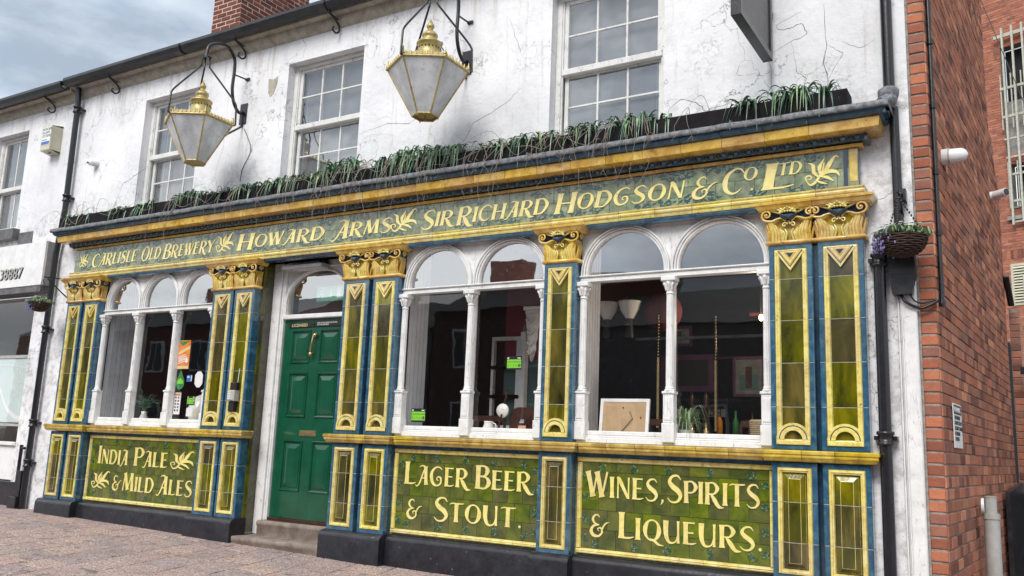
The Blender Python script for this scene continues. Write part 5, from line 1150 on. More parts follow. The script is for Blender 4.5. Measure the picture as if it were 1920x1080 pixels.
rp = root('potted_olive', (-9.33, .40, 1.243), 'pale vase of dark leafy twigs on the window board of the left window', 'plant'); B = mb('milk'); B.lathe([(.001, 1.245), (.04, 1.245), (.055, 1.30), (.03, 1.36), (.036, 1.39), (.02, 1.385)], -9.33, .40, 14); B.build('vase', rp)
B = mb('leaf')
for k in range(15):
    a = RN.uniform(0, 2*pi); e_ = (-9.33+.20*cos(a), .40+.09*sin(a), 1.38+RN.uniform(.05, .22)); pts = catmull([(-9.33, .40, 1.37), ((-9.33+e_[0])/2, (.4+e_[1])/2, 1.38+.12), e_], 4); B.tube(pts, .003, 4)
    for p in pts[2:]:
        for q in range(2): blade(B, p, RN.uniform(0, 2*pi), .05, .01, .008, .01, 3)
B.build('twigs', rp)
B = mb('milk'); B.lathe([(.08, 1.25), (.15, 1.30), (.17, 1.45), (.10, 1.58), (.02, 1.62)], -8.72, .75, 18); thing1(B, 'stoneware_jar', 'large pale stoneware jar inside the left window', 'jar')
B = mb('dark'); B.tube([(-9.85, .165, 1.65), (-9.85, .165, 1.65001)], .01, 5) if False else None
# exit sign in the fanlight
r_ = root('exit_sign', (-6.35, .36, 2.62), 'green exit sign with a white running figure behind the fanlight', 'sign')
B = mb('mint'); B.box(-6.62, -6.22, .37, .385, 2.60, 2.76); B.build('panel', r_); B = mb('print')
B.ball((-6.53, .368, 2.735), .013, 8, 5, (1, .1, 1)); B.tube([(-6.53, .367, 2.72), (-6.545, .367, 2.68)], .011, 5); B.tube([(-6.545, .367, 2.68), (-6.52, .367, 2.65), (-6.535, .367, 2.62)], .007, 5); B.tube([(-6.545, .367, 2.68), (-6.575, .367, 2.655), (-6.59, .367, 2.64)], .007, 5); B.tube([(-6.565, .367, 2.70), (-6.53, .367, 2.715), (-6.505, .367, 2.69)], .005, 5)
B.box(-6.33, -6.27, .366, .3695, 2.62, 2.74); B.box(-6.425, -6.405, .366, .3695, 2.66, 2.74); B.xz([(-6.445, 2.665), (-6.415, 2.625), (-6.385, 2.665)], .366, .3695); B.build('pictogram', r_)
# ------------------------------------------------------------------ wall lanterns
def lantern(cx, cy, label, broken=False):
    R0 = (cx, WY, 4.83); r_ = root('wall_lantern', R0, label, 'lantern', 'large hexagonal wall lanterns')
    zt, zb, Rt, Rb = 4.495, 4.05, .372, .118
    H = lambda R, z, k: Vector((cx+R*cos(radians(30+60*k)), cy+R*sin(radians(30+60*k)), z))
    B = mb('black'); B.box(cx-.055, cx+.055, WY-.014, WY-.0005, 4.70, 4.95, .003); B.build('wall_plate', r_)
    top = 5.36; Y = WY-.015
    arm = catmull([(cx, Y, 4.84), (cx, Y-.06, 4.82), (cx, Y-.14, 4.90), (cx, Y-.185, 5.06), (cx, Y-.18, 5.30), (cx, Y-.20, 5.43), (cx, Y-.30, 5.52), (cx, Y-.42, 5.51), (cx, cy+.03, 5.43), (cx, cy, 5.29)], 6)
    B = mb('black'); B.tube(arm, .0185, 10); B.tube([(cx, Y, 4.66), (cx, Y, 4.84)], .014, 8); B.tube([(cx, Y-.18, 5.24), (cx+.0, WY-.02, 5.25)], .010, 6); B.box(cx-.012, cx+.05, WY-.02, WY-.0005, 5.235, 5.262)
    B.box(cx-.06, cx+.06, cy-.03, cy+.03, 5.265, 5.28); B.build('swan_neck', r_)
    B = mb('black')
    for k, s in ((0, 1), (2, 1), (4, 1)):
        c = H(Rt+.02, zt+.03, k); d = Vector((c.x-cx, c.y-cy, 0)).normalized()
        P = [Vector((cx, cy, 5.27))+d*.045, Vector((cx, cy, 5.17))+d*.05, Vector((cx, cy, 5.13))+d*.075, Vector((cx, cy, 4.80))+d*(Rt-.03), Vector((cx, cy, 4.72))+d*(Rt+.02), Vector((cx, cy, zt))+d*(Rt+.03)]
        B.tube([P[0], P[1]]+catmull(P[1:5], 3)[1:]+[P[5]], .0105, 7); B.tube([P[5], H(Rt-.02, zt, k)], .012, 6)
    B.tube([(cx, Y-.01, 4.66), H(Rt, zt, 1)], .012, 6); B.build('yoke', r_)
    gl = mb('brass')
    for k in range(6):
        a, b, c, d = H(Rt, zt, k), H(Rt, zt, k+1), H(Rb, zb, k+1), H(Rb, zb, k)
        P = mb('lampglass'); P.poly([a, b, c, d]); P.build('glass_panel', r_)
        gl.tube([a+Vector((0, 0, 0)), d], .0085, 6); gl.tube([a, b], .0125, 6); gl.tube([d, c], .009, 6); gl.ball(a, .018, 8, 5)
        e_ = [H(Rt-.0, zt+.012, k), H(Rt, zt+.012, k+1), H(Rt-.035, zt+.05, k+1), H(Rt-.035, zt+.05, k)]; gl.poly(e_)
        for q in range(8):   # pierced gallery above the rim
            p = e_[0]+(e_[1]-e_[0])*((q+.5)/8); gl.tube([p, p+Vector((0, 0, .035))], [.011, .004], 5)
        gl.tube([H(Rt, zt+.02, k), H(Rt, zt+.085, k)], [.014, .005], 6)
    gl.build('brass_frame', r_)
    B = mb('brass'); B.poly([H(Rb, zb-.004, k) for k in range(6)][::-1]); B.build('base_plate', r_) if not broken else None
    if broken: B = mb('brass'); B.poly([H(Rb*.98, zb+.012, k) for k in range(6)]); B.tube([(cx, cy, zb+.01), (cx, cy, zb-.04)], .008, 6); B.build('base_plate', r_)
    B = mb('brass')
    for k in range(3): B.tube([H(Rb, zb, 2*k), H(Rb, zb-.022, 2*k)], [.008, .004], 6)
    B.build('drip_finials', r_)
    B = mb('brass'); rows = [[H(Rt-.035, zt+.05, k) for k in range(6)], [H(.13, zt+.105, k) for k in range(6)]]; B.grid(rows, False, True)
    B.lathe([(.125, zt+.10), (.118, zt+.125), (.108, zt+.13), (.108, zt+.245), (.118, zt+.25), (.120, zt+.265), (.108, zt+.275), (.085, zt+.285), (.062, zt+.30), (.066, zt+.325), (.074, zt+.335), (.072, zt+.352), (.056, zt+.37), (.030, zt+.392), (.022, zt+.405), (.034, zt+.42), (.038, zt+.44), (.024, zt+.462), (.010, zt+.49), (.003, zt+.51)], cx, cy, 20)
    B.build('crown', r_); B = mb('ink')
    for k in range(20):
        a = 2*pi*k/20; B.ball((cx+.1085*cos(a), cy+.1085*sin(a), zt+.205), .007, 5, 4, (1, 1, 1.6))
    B.build('vents', r_)
    return r_
lantern(-7.735, -.50, 'hexagonal brass lantern on a swan neck bracket, left of the middle upstairs window')
lantern(-4.610, -.52, 'hexagonal brass lantern between the middle and right upstairs windows', True)
B = mb('black'); B.tube(catmull([(-7.70, WY-.005, 4.64), (-7.60, WY-.02, 4.5), (-7.55, WY-.01, 4.35), (-7.66, WY-.006, 4.15), (-7.68, WY-.005, 4.0)], 5), .004, 5); thing1(B, 'lantern_cable', 'thin loose cable trailing down the wall from the left lantern', 'cable')
# ------------------------------------------------------------------ window boxes and plants on the cornice
xe = [-10.80, -8.86, -6.91, -4.96, -3.01, -1.06]; labs = ['black timber window box at the left end of the cornice', 'black timber window box below the left lantern', 'black timber window box between the two lanterns', 'black timber window box under the right upstairs window', 'black timber window box at the right end of the cornice']
for (a, b), lb_ in zip(zip(xe, xe[1:]), labs):
    r_ = root('window_box', ((a+b)/2, -.02, 3.69), lb_, 'planter', 'window boxes along the cornice')
    dz = RN.uniform(-.004, .006)
    B = mb('planter'); B.box(a+.006, b-.006, -.105, -.085, 3.688, 3.828+dz, .003); B.build('front_board', r_)
    B = mb('planter'); B.box(a+.006, b-.006, .065, .085, 3.69, 3.828); B.build('back_board', r_)
    for x in (a+.006, b-.026): B = mb('planter'); B.box(x, x+.02, -.0845, .0645, 3.69, 3.826+dz); B.build('end_board', r_)
    B = mb('darkwood'); B.box(a+.03, b-.03, -.084, .064, 3.70, 3.80); B.build('soil', r_)
def clump(x, n, L_, h, w, lab, y=-.03, dense=1.):
    r_ = root('trailing_plant', (x, y, 3.80), lab, 'plant', 'strap leaved plants in the window boxes'); B = mb('leaf'); B2 = mb('leaf2')
    m = max(2, int(w/.032)); ctr = [(x+w*1.5*(2*(q+.5)/m-1)+RN.gauss(0, .02), y+RN.uniform(-.03, .03)) for q in range(m)]
    for k in range(n):
        c = ctr[k % m]; az = RN.uniform(-pi-.5, .5) if RN.random() < .75 else RN.uniform(.3, pi-.3); f = max(0, -sin(az)); big = RN.uniform(.45, 1)
        blade(B if RN.random() < .8 else B2, (c[0]+RN.gauss(0, .012), c[1]+RN.gauss(0, .01), 3.80), az, big*L_*(.85+.2*f), RN.uniform(.35, 1)*h*(1.15-.3*f), RN.uniform(.008, .0145), big*RN.uniform(.06, .26)*(.35+f), 8)
    B.build('leaves', r_); B2.build('pale_leaves', r_) if B2.v else None
pos = [(-10.62, 40, .17, .09, .08, 'strap leaved plant at the far left end of the window boxes'), (-10.2, 46, .16, .08, .10, 'plant second from the left, above CARLISLE'), (-9.62, 50, .18, .09, .12, 'plant under the left upstairs window, its left corner'), (-9.15, 60, .19, .11, .12, 'plant under the left upstairs window, its right corner'),
       (-8.35, 90, .20, .14, .16, 'bushy plant left of the left lantern'), (-7.85, 60, .2, .12, .12, 'plant directly below the left lantern'), (-7.3, 80, .18, .11, .15, 'spreading plant just left of the middle upstairs window'), (-6.85, 110, .17, .12, .16, 'low plant under the left half of the middle upstairs window'),
       (-6.42, 120, .18, .13, .14, 'low plant under the right half of the middle upstairs window'), (-6.02, 150, .22, .20, .14, 'tall grassy plant at the right jamb of the middle upstairs window'), (-5.35, 130, .20, .17, .14, 'grassy plant left of the right lantern'), (-5.0, 150, .22, .20, .15, 'dense grassy plant below the right lantern'),
       (-4.70, 120, .20, .17, .11, 'dense grassy plant just right of the right lantern'), (-4.12, 60, .20, .13, .12, 'strap leaved plant left of the right upstairs window'), (-3.72, 80, .22, .14, .12, 'strap leaved plant at the left jamb of the right upstairs window'), (-3.22, 70, .25, .16, .07, 'strap leaved plant under the middle of the right upstairs window'),
       (-2.78, 75, .24, .17, .09, 'strap leaved plant under the right side of the right upstairs window'), (-2.5, 30, .16, .12, .06, 'small plant just past the right jamb of the right upstairs window'), (-1.83, 40, .24, .12, .05, 'strap leaved plant under the projecting sign'), (-1.52, 75, .27, .17, .09, 'large hanging strap leaved plant at the right end'), (-1.32, 45, .22, .16, .06, 'outermost plant beside the bare end of the right window box')]
for x, n, L_, h, w, lab in pos: clump(x, int(n*(1.0 if x < -8 else .8)), L_*1.05, h*.9, w*1.1, lab)
# dry trailing stems
B = mb('stem')
for k in range(85):
    x = RN.choice((RN.uniform(-10.7, -1.5), RN.gauss(-5.6, .5), RN.gauss(-4.2, .7), RN.gauss(-7.3, .6), RN.gauss(-3.0, .4))); x = min(max(x, -10.7), -1.3)
    L_ = RN.uniform(.12, .62); p = [(x, -.06, 3.82), (x+RN.uniform(-.05, .05), -.17, 3.81+RN.uniform(0, .06)), (x+RN.uniform(-.09, .09), -.245, 3.69)]
    q = Vector(p[-1])
    for j in range(RN.randint(2, 6)):
        q = q + Vector((RN.uniform(-.05, .05), RN.uniform(-.008, .012), -L_/5)); p.append(tuple(q))
    C = catmull(p, 3); B.tube(C, [.0024*(1-.6*i/len(C)) for i in range(len(C))], 4, False)
    for j in range(2):
        q = Vector(RN.choice(C[6:])); B.tube([q, q+Vector((RN.uniform(-.04, .04), -.01, RN.uniform(-.05, .01)))], [.0018, .0008], 4, False)
for k in range(16):   # stems strung along the boxes
    x = RN.uniform(-10.6, -2.6); n = RN.randint(4, 8); p = [(x+j*.16, -.12-.05*RN.random(), 3.80+RN.uniform(-.10, .10)-.0) for j in range(n)]; B.tube(catmull(p, 4), .0025, 4, False)
for k in range(14):   # whippy stems above
    x = RN.choice((RN.uniform(-10.8, -9.5), RN.uniform(-8, -2))); dx = RN.uniform(-.45, .25); h = RN.uniform(.05, .2); B.tube(catmull([(x, -.03, 3.80), (x+dx*.4, -.06, 3.85+h), (x+dx, -.05, 3.86+h*.8), (x+dx*1.5, -.06, 3.80+h*.2)], 5), [.0024]*8+[.0015]*8, 4, False)
tag(B.build('dry_stems'), 'tangle of dry brown stems trailing over the cornice from the window boxes', 'dead vine', kind='stuff')
# ------------------------------------------------------------------ rainwater pipes
def downpipe(pts, r, joints, name='downpipe', mat='black', seg=12):
    B = mb(mat); B.tube(pts, r, seg); o = B.build(name, pub)
    for x, y, z in joints:
        B = mb(mat); B.lathe([(r+.002, z-.05), (r+.014, z-.048), (r+.016, z-.03), (r+.006, z-.026), (r+.008, z+.02), (r+.018, z+.026), (r+.018, z+.045), (r+.002, z+.05)], x, y, seg); B.box(x-.075, x-.045, y, WY, z-.012, z+.016); B.box(x+.045, x+.075, y, WY, z-.012, z+.016); B.build('collar', o)
    return o
downpipe([(-10.94, .0, 5.70), (-10.94, .02, 5.5), (-10.93, .03, 4.0), (-10.965, .03, 3.7), (-11.0, .03, 3.4), (-11.0, .03, .10)], .037, [(-10.94, .02, 5.40), (-10.93, .03, 4.16), (-11.0, .03, 2.40), (-11.0, .03, 1.20), (-11.0, .03, .70)])
B = mb('black'); B.tube([(-11.0, .03, .12), (-11.0, .0, .05), (-11.0, -.06, .12)], .048, 12); B.build('shoe', pub)
downpipe([(-.80, .03, 5.7), (-.797, .03, 3.80)], .040, [(-.797, .03, 4.95)])
B = mb('lead'); B.lathe([(.036, 3.66), (.05, 3.69), (.072, 3.76), (.074, 3.80), (.05, 3.82)], -.80, .0, 12); B.tube([(-.84, -.16, 3.665), (-.80, -.10, 3.69), (-.79, -.02, 3.72)], [.03, .045, .05], 8); B.build('hopper', pub)
downpipe([(-.775, .045, 3.68), (-.770, .045, 2.84), (-.78, .045, 2.72)], .033, [])
downpipe([(-.80, .035, 2.72), (-.87, .02, 2.70), (-.907, .015, 2.64), (-.907, .02, 2.5), (-.907, .02, -.1)], .041, [(-.907, .02, 2.55), (-.907, .02, 1.30)])
B = mb('black'); B.box(-.77, -.715, .02, .0995, 2.97, 3.06, .004); B.build('bracket_box', pub)
# ------------------------------------------------------------------ projecting sign
r_ = root('projecting_sign', (-1.66, WY, 4.2), 'dark framed sign board sticking out from the wall above the tiled front', 'sign')
B = mb('black'); x0, x1, ya, yb, z0, z1 = -1.70, -1.625, -.86, .0, 4.20, 5.4
B.box(x0, x1, ya, ya+.05, z0, z1); B.box(x0, x1, yb-.05, yb, z0, z1); B.box(x0, x1, ya+.05, yb-.05, z0, z0+.05); B.box(x0, x1, ya+.05, yb-.05, z1-.05, z1)
B.build('frame', r_); B = mb('gutter'); B.box(x0+.012, x1-.012, ya+.05, yb-.05, z0+.05, z1-.05); B.build('board', r_); B = mb('plastic'); B.tube([(-1.66, -.01, 4.20), (-1.66, .09, 4.19), (-1.66, .09, 3.72)], .006, 6); B.build('conduit', r_); B = mb('black'); B.box(-1.68, -1.645, .0, WY, 4.6, 4.66); B.box(-1.68, -1.645, .0, WY, 5.2, 5.26); B.build('bracket', r_)
B = mb('black'); B.box(-1.675, -1.65, ya, yb, 4.26, 4.265) if False else None
# ------------------------------------------------------------------ alarm box, cameras, boxes
r_ = root('alarm_box', (-11.42, WY, 4.9), 'cream alarm box with a white label beside the left downpipe', 'alarm box')
B = mb('cream'); x0, x1, z0, z1, yf = -11.56, -11.34, 4.88, 5.22, -.06
B.poly([(x0, yf, z0+.0), (x1, yf, z0), (x1, yf, z1), (x0, yf, z1)]); B.poly([(x1, yf, z0), (x1, WY, z0+.0), (x1, WY, z1), (x1, yf, z1)]); B.poly([(x0, yf, z0), (x0, WY, z0), (x0, WY, z1), (x0, yf, z1)]); B.poly([(x0, yf, z0), (x1, yf, z0), (x1, WY, z0-.03), (x0, WY, z0-.03)]); B.poly([(x0, yf, z1), (x1, yf, z1), (x1, WY, z1+.03), (x0, WY, z1+.03)]); B.build('case', r_)
B = mb('print'); B.box(x0+.01, x1-.012, yf-.003, yf-.0003, z0+.075, z1-.012); B.build('label', r_); text('BORDER\nALARM\nSYSTEMS', .052, 'ink', r_, (x0+.02, yf-.004, z1-.06), FRONT, 'lettering'); text('01228 5412', .026, 'ink', r_, (x0+.02, yf-.004, z0+.135), FRONT, 'lettering'); B = mb('stblue'); B.box(x0+.015, x1-.02, yf-.0045, yf-.0032, z0+.08, z0+.12); B.build('blue_strip', r_); B = mb('ink'); B.box(-11.48, -11.42, .0, .03, 4.855, 4.858); B.build('sounder_slot', r_)
r_ = root('dome_camera', (-10.46, WY, 4.60), 'small white round security camera on the wall above the left window box', 'camera'); B = mb('plastic'); B.lathe([(.001, .03), (.05, .035), (.052, .0995)], -10.46, 4.60, 14, 'y'); B.ball((-10.47, .02, 4.59), .042, 12, 8); B.build('housing', r_); B = mb('ink'); B.ball((-10.49, -.012, 4.585), .014, 8, 5); B.ball((-10.465, -.018, 4.58), .008, 8, 5); B.build('lens', r_)
r_ = root('bulkhead_lamp', sp(.52, 3.45), 'white domed bulkhead fitting on the side brick wall', 'camera'); c0 = Vector(sp(.52, 3.45)); B = mb('plastic')
B.tube([c0, c0+sn*.05], .062, 14); B.tube([c0+sn*.05, c0+sn*.14, c0+sn*.165, c0+sn*.18], [.058, .052, .036, .004], 14); B.build('dome', r_); B = mb('greyplastic'); B.tube([c0+sn*.045, c0+sn*.056], .066, 14); B.build('ring', r_)
r_ = root('bullet_camera', sp(3.6, 3.95), 'small white bullet camera far along the side wall', 'camera'); c0 = Vector(sp(3.6, 3.95)); B = mb('plastic'); B.tube([c0, c0+sn*.10], .05, 8); B.tube([c0+sn*.05-sd_*.02, c0+sn*.16-sd_*.10], .045, 10); B.build('housing', r_); B = mb('ink'); B.tube([c0+sn*.16-sd_*.10, c0+sn*.165-sd_*.103], .038, 10); B.build('lens', r_)
r_ = root('junction_box', (-.745, WY, 2.4), 'dark blue grey plastic box on the wall under the right hanging basket', 'box'); B = mb('gutter')
B.xz([(-.84, 2.62), (-.845, 2.44), (-.825, 2.295), (-.70, 2.295), (-.675, 2.44), (-.675, 2.62), (-.70, 2.66), (-.82, 2.66)], .0, .0995); B.build('case', r_); B = mb('black'); B.box(-.847, -.673, -.0035, .0, 2.434, 2.438); B.build('seam', r_)
B = mb('black'); B.tube(catmull([(-.78, .05, 2.30), (-.74, .04, 2.24), (-.66, .06, 2.20), (-.60, .07, 2.22), (-.55, .09, 2.25)], 5), .011, 6); B.tube(catmull([(-.72, .05, 2.30), (-.69, .05, 2.25), (-.64, .07, 2.235), (-.56, .09, 2.26)], 5), .006, 5)
P = [sp(.05, 2.24, .02), sp(.06, 2.3, .02), sp(.07, 5.8, .02)]; B.tube(P, .016, 6)
for z in (2.24, 2.75, 3.2, 3.7, 4.2, 4.7): B.tube([sp(.06, z-.02, .022), sp(.06, z+.02, .022)], .022, 6)
thing1(B, 'black_cable', 'black cable clipped up the corner of the brick side wall', 'cable')
r_ = root('warning_sign', sp(.52, 1.30), 'narrow white warning notice on the brick side wall', 'sign')
def spb(B, s0, s1, z0, z1, o0, o1): 
    B.poly([sp(s0, z0, o1), sp(s1, z0, o1), sp(s1, z1, o1), sp(s0, z1, o1)]); B.grid([[sp(s0, z0, o0), sp(s1, z0, o0), sp(s1, z1, o0), sp(s0, z1, o0), sp(s0, z0, o0)], [sp(s0, z0, o1), sp(s1, z0, o1), sp(s1, z1, o1), sp(s0, z1, o1), sp(s0, z0, o1)]], False)
B = mb('print'); spb(B, .38, .74, 1.26, 1.575, .004, .010); B.build('plate', r_); B = mb('ink'); spb(B, .395, .725, 1.50, 1.565, .0102, .0108); B.build('heading', r_)
rr_ = (pi/2, 0, pi/2-A4)
text('WARNING', .058, 'print', r_, sp(.405, 1.512, .0115), rr_, 'lettering'); text('THIS PREMISES\nIS PROTECTED BY\nSECURITY CAMERAS\nRECORDING\n24 HOURS', .040, 'ink', r_, sp(.40, 1.462, .0115), rr_, 'lettering')
# grey vent pipe against the side wall
r_ = root('grey_standpipe', sp(1.40, 0, .12), 'pale grey upright pipe standing against the brick side wall', 'pipe'); c = Vector(sp(1.36, 0, .10)); B = mb('greyplastic')
B.tube([c+Vector((0, 0, -.1)), c+Vector((0, 0, .74))], .056, 16); B.build('pipe', r_); B = mb('greyplastic'); B.tube([c+Vector((0, 0, .735)), c+Vector((0, 0, .775))], .062, 16); B.tube([c+Vector((0, 0, .775)), c+Vector((0, 0, .90))], .042, 14); B.tube([c+Vector((0, 0, .90)), c+Vector((0, 0, .908))], .046, 14); B.build('socket', r_)
B = mb('plastic'); B.tube([c+Vector((-.065, -.02, .83)), c+Vector((-.045, -.02, .83))], .062, 14); B.build('inspection_cap', r_)
# intercom on the fourth pilaster
r_ = root('key_safe', (-7.33, -.005, 1.45), 'black and grey key safe and handset fixed on the pilaster left of the door', 'key safe')
B = mb('ink'); B.box(-7.375, -7.285, -.035, .018, 1.62, 1.70, .006); B.build('key_box', r_); B = mb('ink'); B.box(-7.385, -7.30, -.03, .018, 1.395, 1.50, .006); B.build('reader', r_); B = mb('greyplastic'); B.box(-7.38, -7.28, -.06, .018, 1.503, 1.617, .012); B.build('cover', r_); B = mb('print')
for i in range(5):
    for j in range(2): B.box(-7.367+j*.022, -7.352+j*.022, -.0625, -.0601, 1.52+i*.018, 1.531+i*.018)
B.build('keys', r_); B = mb('plastic'); B.tube([(-7.31, .01, 1.70), (-7.30, .01, 1.85)], .004, 5); B.build('wire', r_)
# ------------------------------------------------------------------ hanging baskets
def basket(c, R_, lab, col2, brk):
    r_ = root('hanging_basket', c, lab, 'hanging basket', 'hanging flower baskets'); cx, cy, cz = c; B = mb('wicker'); prof = [(.02, cz-R_*.86), (R_*.45, cz-R_*.80), (R_*.78, cz-R_*.5), (R_*.96, cz-R_*.15), (R_, cz)]
    B.lathe(prof, cx, cy, 24); B.poly([(cx+R_*.97*cos(2*pi*k/24), cy+R_*.97*sin(2*pi*k/24), cz-.01) for k in range(24)])
    for k in range(13):
        t = (k+.5)/13; a = pi/2*t; rr = R_*sin(a)**.8+.002; z = cz-R_*.86*cos(a); B.tube([(cx+rr*cos(q), cy+rr*sin(q), z+.0035*sin(q*9+k*pi)) for q in [2*pi*j/36 for j in range(37)]], R_*.036, 5, False)
    B.build('wicker_bowl', r_)
    B = mb('leaf2')
    for k in range(420):
        a = RN.uniform(0, 2*pi); rr = R_*RN.uniform(.1, 1.12); blade(B, (cx+rr*cos(a), cy+rr*sin(a), cz+RN.uniform(.0, R_*.42)*(1.15-rr/R_)), RN.uniform(0, 2*pi), R_*.42, R_*.22, R_*.055, .02, 3)
    tag(B.build('foliage', r_), kind='stuff')
    B = mb('fpurple')
    for k in range(150):
        a = RN.gauss(col2, .75); rr = R_*RN.uniform(.65, 1.28); B.ball((cx+rr*cos(a), cy+rr*sin(a), cz+RN.uniform(-.10, R_*.3)+(R_-rr)*.3), R_*.045, 5, 4, (1, 1, RN.uniform(1, 2)))
    tag(B.build('purple_flowers', r_), kind='stuff'); B = mb('fwhite')
    for k in range(34):
        a = RN.uniform(0, 2*pi); rr = R_*RN.uniform(.1, .9); p = (cx+rr*cos(a), cy+rr*sin(a), cz+R_*RN.uniform(.3, .6))
        for q in range(5): B.ball((p[0]+R_*.05*cos(q*1.256), p[1]+R_*.05*sin(q*1.256), p[2]), R_*.048, 6, 4, (1, 1, .5))
    tag(B.build('white_flowers', r_), kind='stuff')
    top = brk[1]; B = mb('black')
    for k in range(3):
        a = 2*pi*k/3+.4; p0 = Vector((cx+R_*cos(a), cy+R_*sin(a), cz)); p1 = Vector(top)-Vector((0, 0, .03))
        n = 14
        for j in range(n): q = p0+(p1-p0)*((j+.5)/n); B.ball(q, .0065, 5, 4, (1.1, .6, 1.7))
    B.build('chain', r_); B = mb('black')
    for seg_ in brk[0]: B.tube(seg_, .009, 6)
    B.build('bracket', r_); return r_
tb = (-.74, -.20, 2.97)
basket((-.725, -.17, 2.66), .155, 'hanging basket of purple and white flowers in dark wicker beside the brick corner', pi*1.05, ([[(-.742, .06, 3.03), tb], [(-.742, .06, 2.86), (-.742, .0, 2.90), (-.74, -.16, 2.97)]], tb))
tb2 = (-10.69, -.27, 3.02)
basket((-10.69, -.27, 2.69), .128, 'hanging basket of blue and white flowers in front of the neighbouring shop', pi*1.3, ([[(-10.70, WY, 3.05), tb2], [(-10.70, WY, 2.80), (-10.70, .0, 2.86), (-10.69, -.22, 3.01)]], tb2))
# ------------------------------------------------------------------ neighbouring shop on the left
shop = root('corner_shop', (-13.5, .1, 0), 'white painted shop next door with a white fascia and large window at the left edge', 'building')
hole = (-13.05, -12.175, 3.86, 5.335)
holed_wall(-30, XL-.0008, 2.9, 5.66, [hole, (-15.6, -14.6, 3.86, 5.335)], WY, 'render', 'upper_wall', shop)
sash(-13.05, -12.175, 3.86, 5.335, 4.53, shop, 2, (), ()); B = mb('room'); B.box(-13.1, -12.1, .305, 1.4, 3.8, 5.4); B.build('room_recess', shop); sash(-15.6, -14.6, 3.86, 5.335, 4.53, shop, 2, (), ())
B = mb('curtain'); B.grid([[(-12.62+.028*k, .34+.01*sin(k*2), z) for k in range(12)] for z in (3.9, 5.3)], True); B.build('curtain', shop)
B = mb('stone2'); B.box(-13.2, -12.06, .0, .14, 3.70, 3.858, .006); B.build('window_sill', shop); B = mb('stone2'); B.box(-12.055, -11.72, .09, .12, 3.62, 3.80); B.build('patch', shop)
B = mb('render'); B.box(-11.44, XL-.0008, WY, .4, -.1, 2.97); B.build('pier', shop); B = mb('whiteclean'); B.box(-30, -11.4405, .12, .3, .46, .90, .006); B.build('stall_riser', shop); B = mb('white'); B.box(-30, -11.4405, .08, .3, .901, .945, .006); B.build('sill', shop); B = mb('plinth'); B.box(-30, XL+.0, .095, .3, -.1, .45, .01); B.build('plinth', shop)
B = mb('whiteclean'); B.box(-30, -11.10, -.06, .098, 2.985, 3.575, .003); B.build('fascia', shop); B = mb('stone2'); B.box(-30, -11.115, -.05, .2, 2.90, 2.984); B.build('soffit', shop); B = mb('greyplastic'); B.box(-11.0985, -11.085, -.04, .098, 2.99, 3.57); B.build('fascia_return', shop)
o = text('38887', .22, 'greyplastic', shop, (-12.10, -.068, 3.10), FRONT, 'number', xs=1.0, ex=.004); o2 = text('38887', .22, 'ink', shop, (-12.085, -.0615, 3.092), FRONT, 'number_shadow', xs=1.0, ex=.0005)
B = mb('glass'); B.poly([(-30, .2, .945), (-11.445, .2, .945), (-11.445, .2, 2.90), (-30, .2, 2.90)]); B.build('pane', shop)
B = mb('shopwall'); B.poly([(-30, 4, .2), (-11.1, 4, .2), (-11.1, 4, 2.95), (-30, 4, 2.95)]); B.poly([(-11.1, .4, .2), (-11.1, 4, .2), (-11.1, 4, 2.95), (-11.1, .4, 2.95)]); B.mat('shopceil').poly([(-30, .2, 2.89), (-11.1, .2, 2.89), (-11.1, 4, 2.89), (-30, 4, 2.89)]); B.mat('darkwood').poly([(-30, .2, .4), (-11.1, .2, .4), (-11.1, 4, .4), (-30, 4, .4)]); B.build('shop_room', shop)
B = mb('bin'); B.box(-30, -11.45, .205, .207, 1.20, 2.06); B.build('frosted_film', shop); B = mb('greyplastic'); B.box(-30, -11.45, .19, .23, 2.061, 2.10); B.box(-30, -11.45, .19, .23, 1.15, 1.185); B.build('glazing_bar', shop)
B = mb('print')
for k in range(26):
    a = k*.9; q = .006+.012*RN.random(); B.ball((-11.80+.10*cos(a)*(k/26), .2035, 1.72+.22*sin(a)*(k/26)**.5), q, 6, 4, (1, .1, 1.3))
P = catmull([(-12.5, .2, 1.84), (-12.2, .2, 1.66), (-12.0, .2, 1.42), (-11.75, .2, 1.28), (-11.5, .2, 1.24)], 6); B.grid([[(p.x, .2036, p.z+.03) for p in P], [(p.x, .2036, p.z-.03) for p in P]], False); P = catmull([(-12.5, .2, 1.98), (-12.0, .2, 1.97), (-11.65, .2, 1.93), (-11.5, .2, 1.88)], 6); B.grid([[(p.x, .2036, p.z+.004) for p in P], [(p.x, .2036, p.z-.004) for p in P]], False); B.build('etched_flower', shop)
B = mb('cream'); B.box(-12.6, -12.0, 3.2, 3.3, 1.9, 2.5); B.mat('shopwall').box(-11.95, -11.3, 2.6, 2.7, 2.0, 2.55); B.build('shop_unit', shop)
B = mb('soffit'); B.prism([(WY, 5.56), (.06, 5.60), (.03, 5.68), (-.02, 5.70), (-.02, 5.76), (WY+.1, 5.80)], -30, XL-.03); B.build('eaves_course', shop)
for a, b in ((-30, -16), (-15.995, -13.4), (-13.395, XL-.04)): B = mb('gutter'); B.prism([(y-.01, z-.03) for y, z in gp], a, b); B.build('gutter', shop)
for x in (-11.55, -13.5): scroll(x, -.07, 5.70).build('gutter_bracket', shop)
B = mb('slate'); B.poly([(-30, -.04, 5.80), (XL-.02, -.04, 5.80), (XL-.02, 3.9, 7.7), (-30, 3.9, 7.7)]); B.build('roof', shop)
B = mb('slate')
for k in range(22): B.box(-30+k*.9, -29.98+k*.9+.88, -.10, .05, 5.80+.004*(k % 3), 5.815+.004*(k % 3))
B.build('roof_edge', shop)
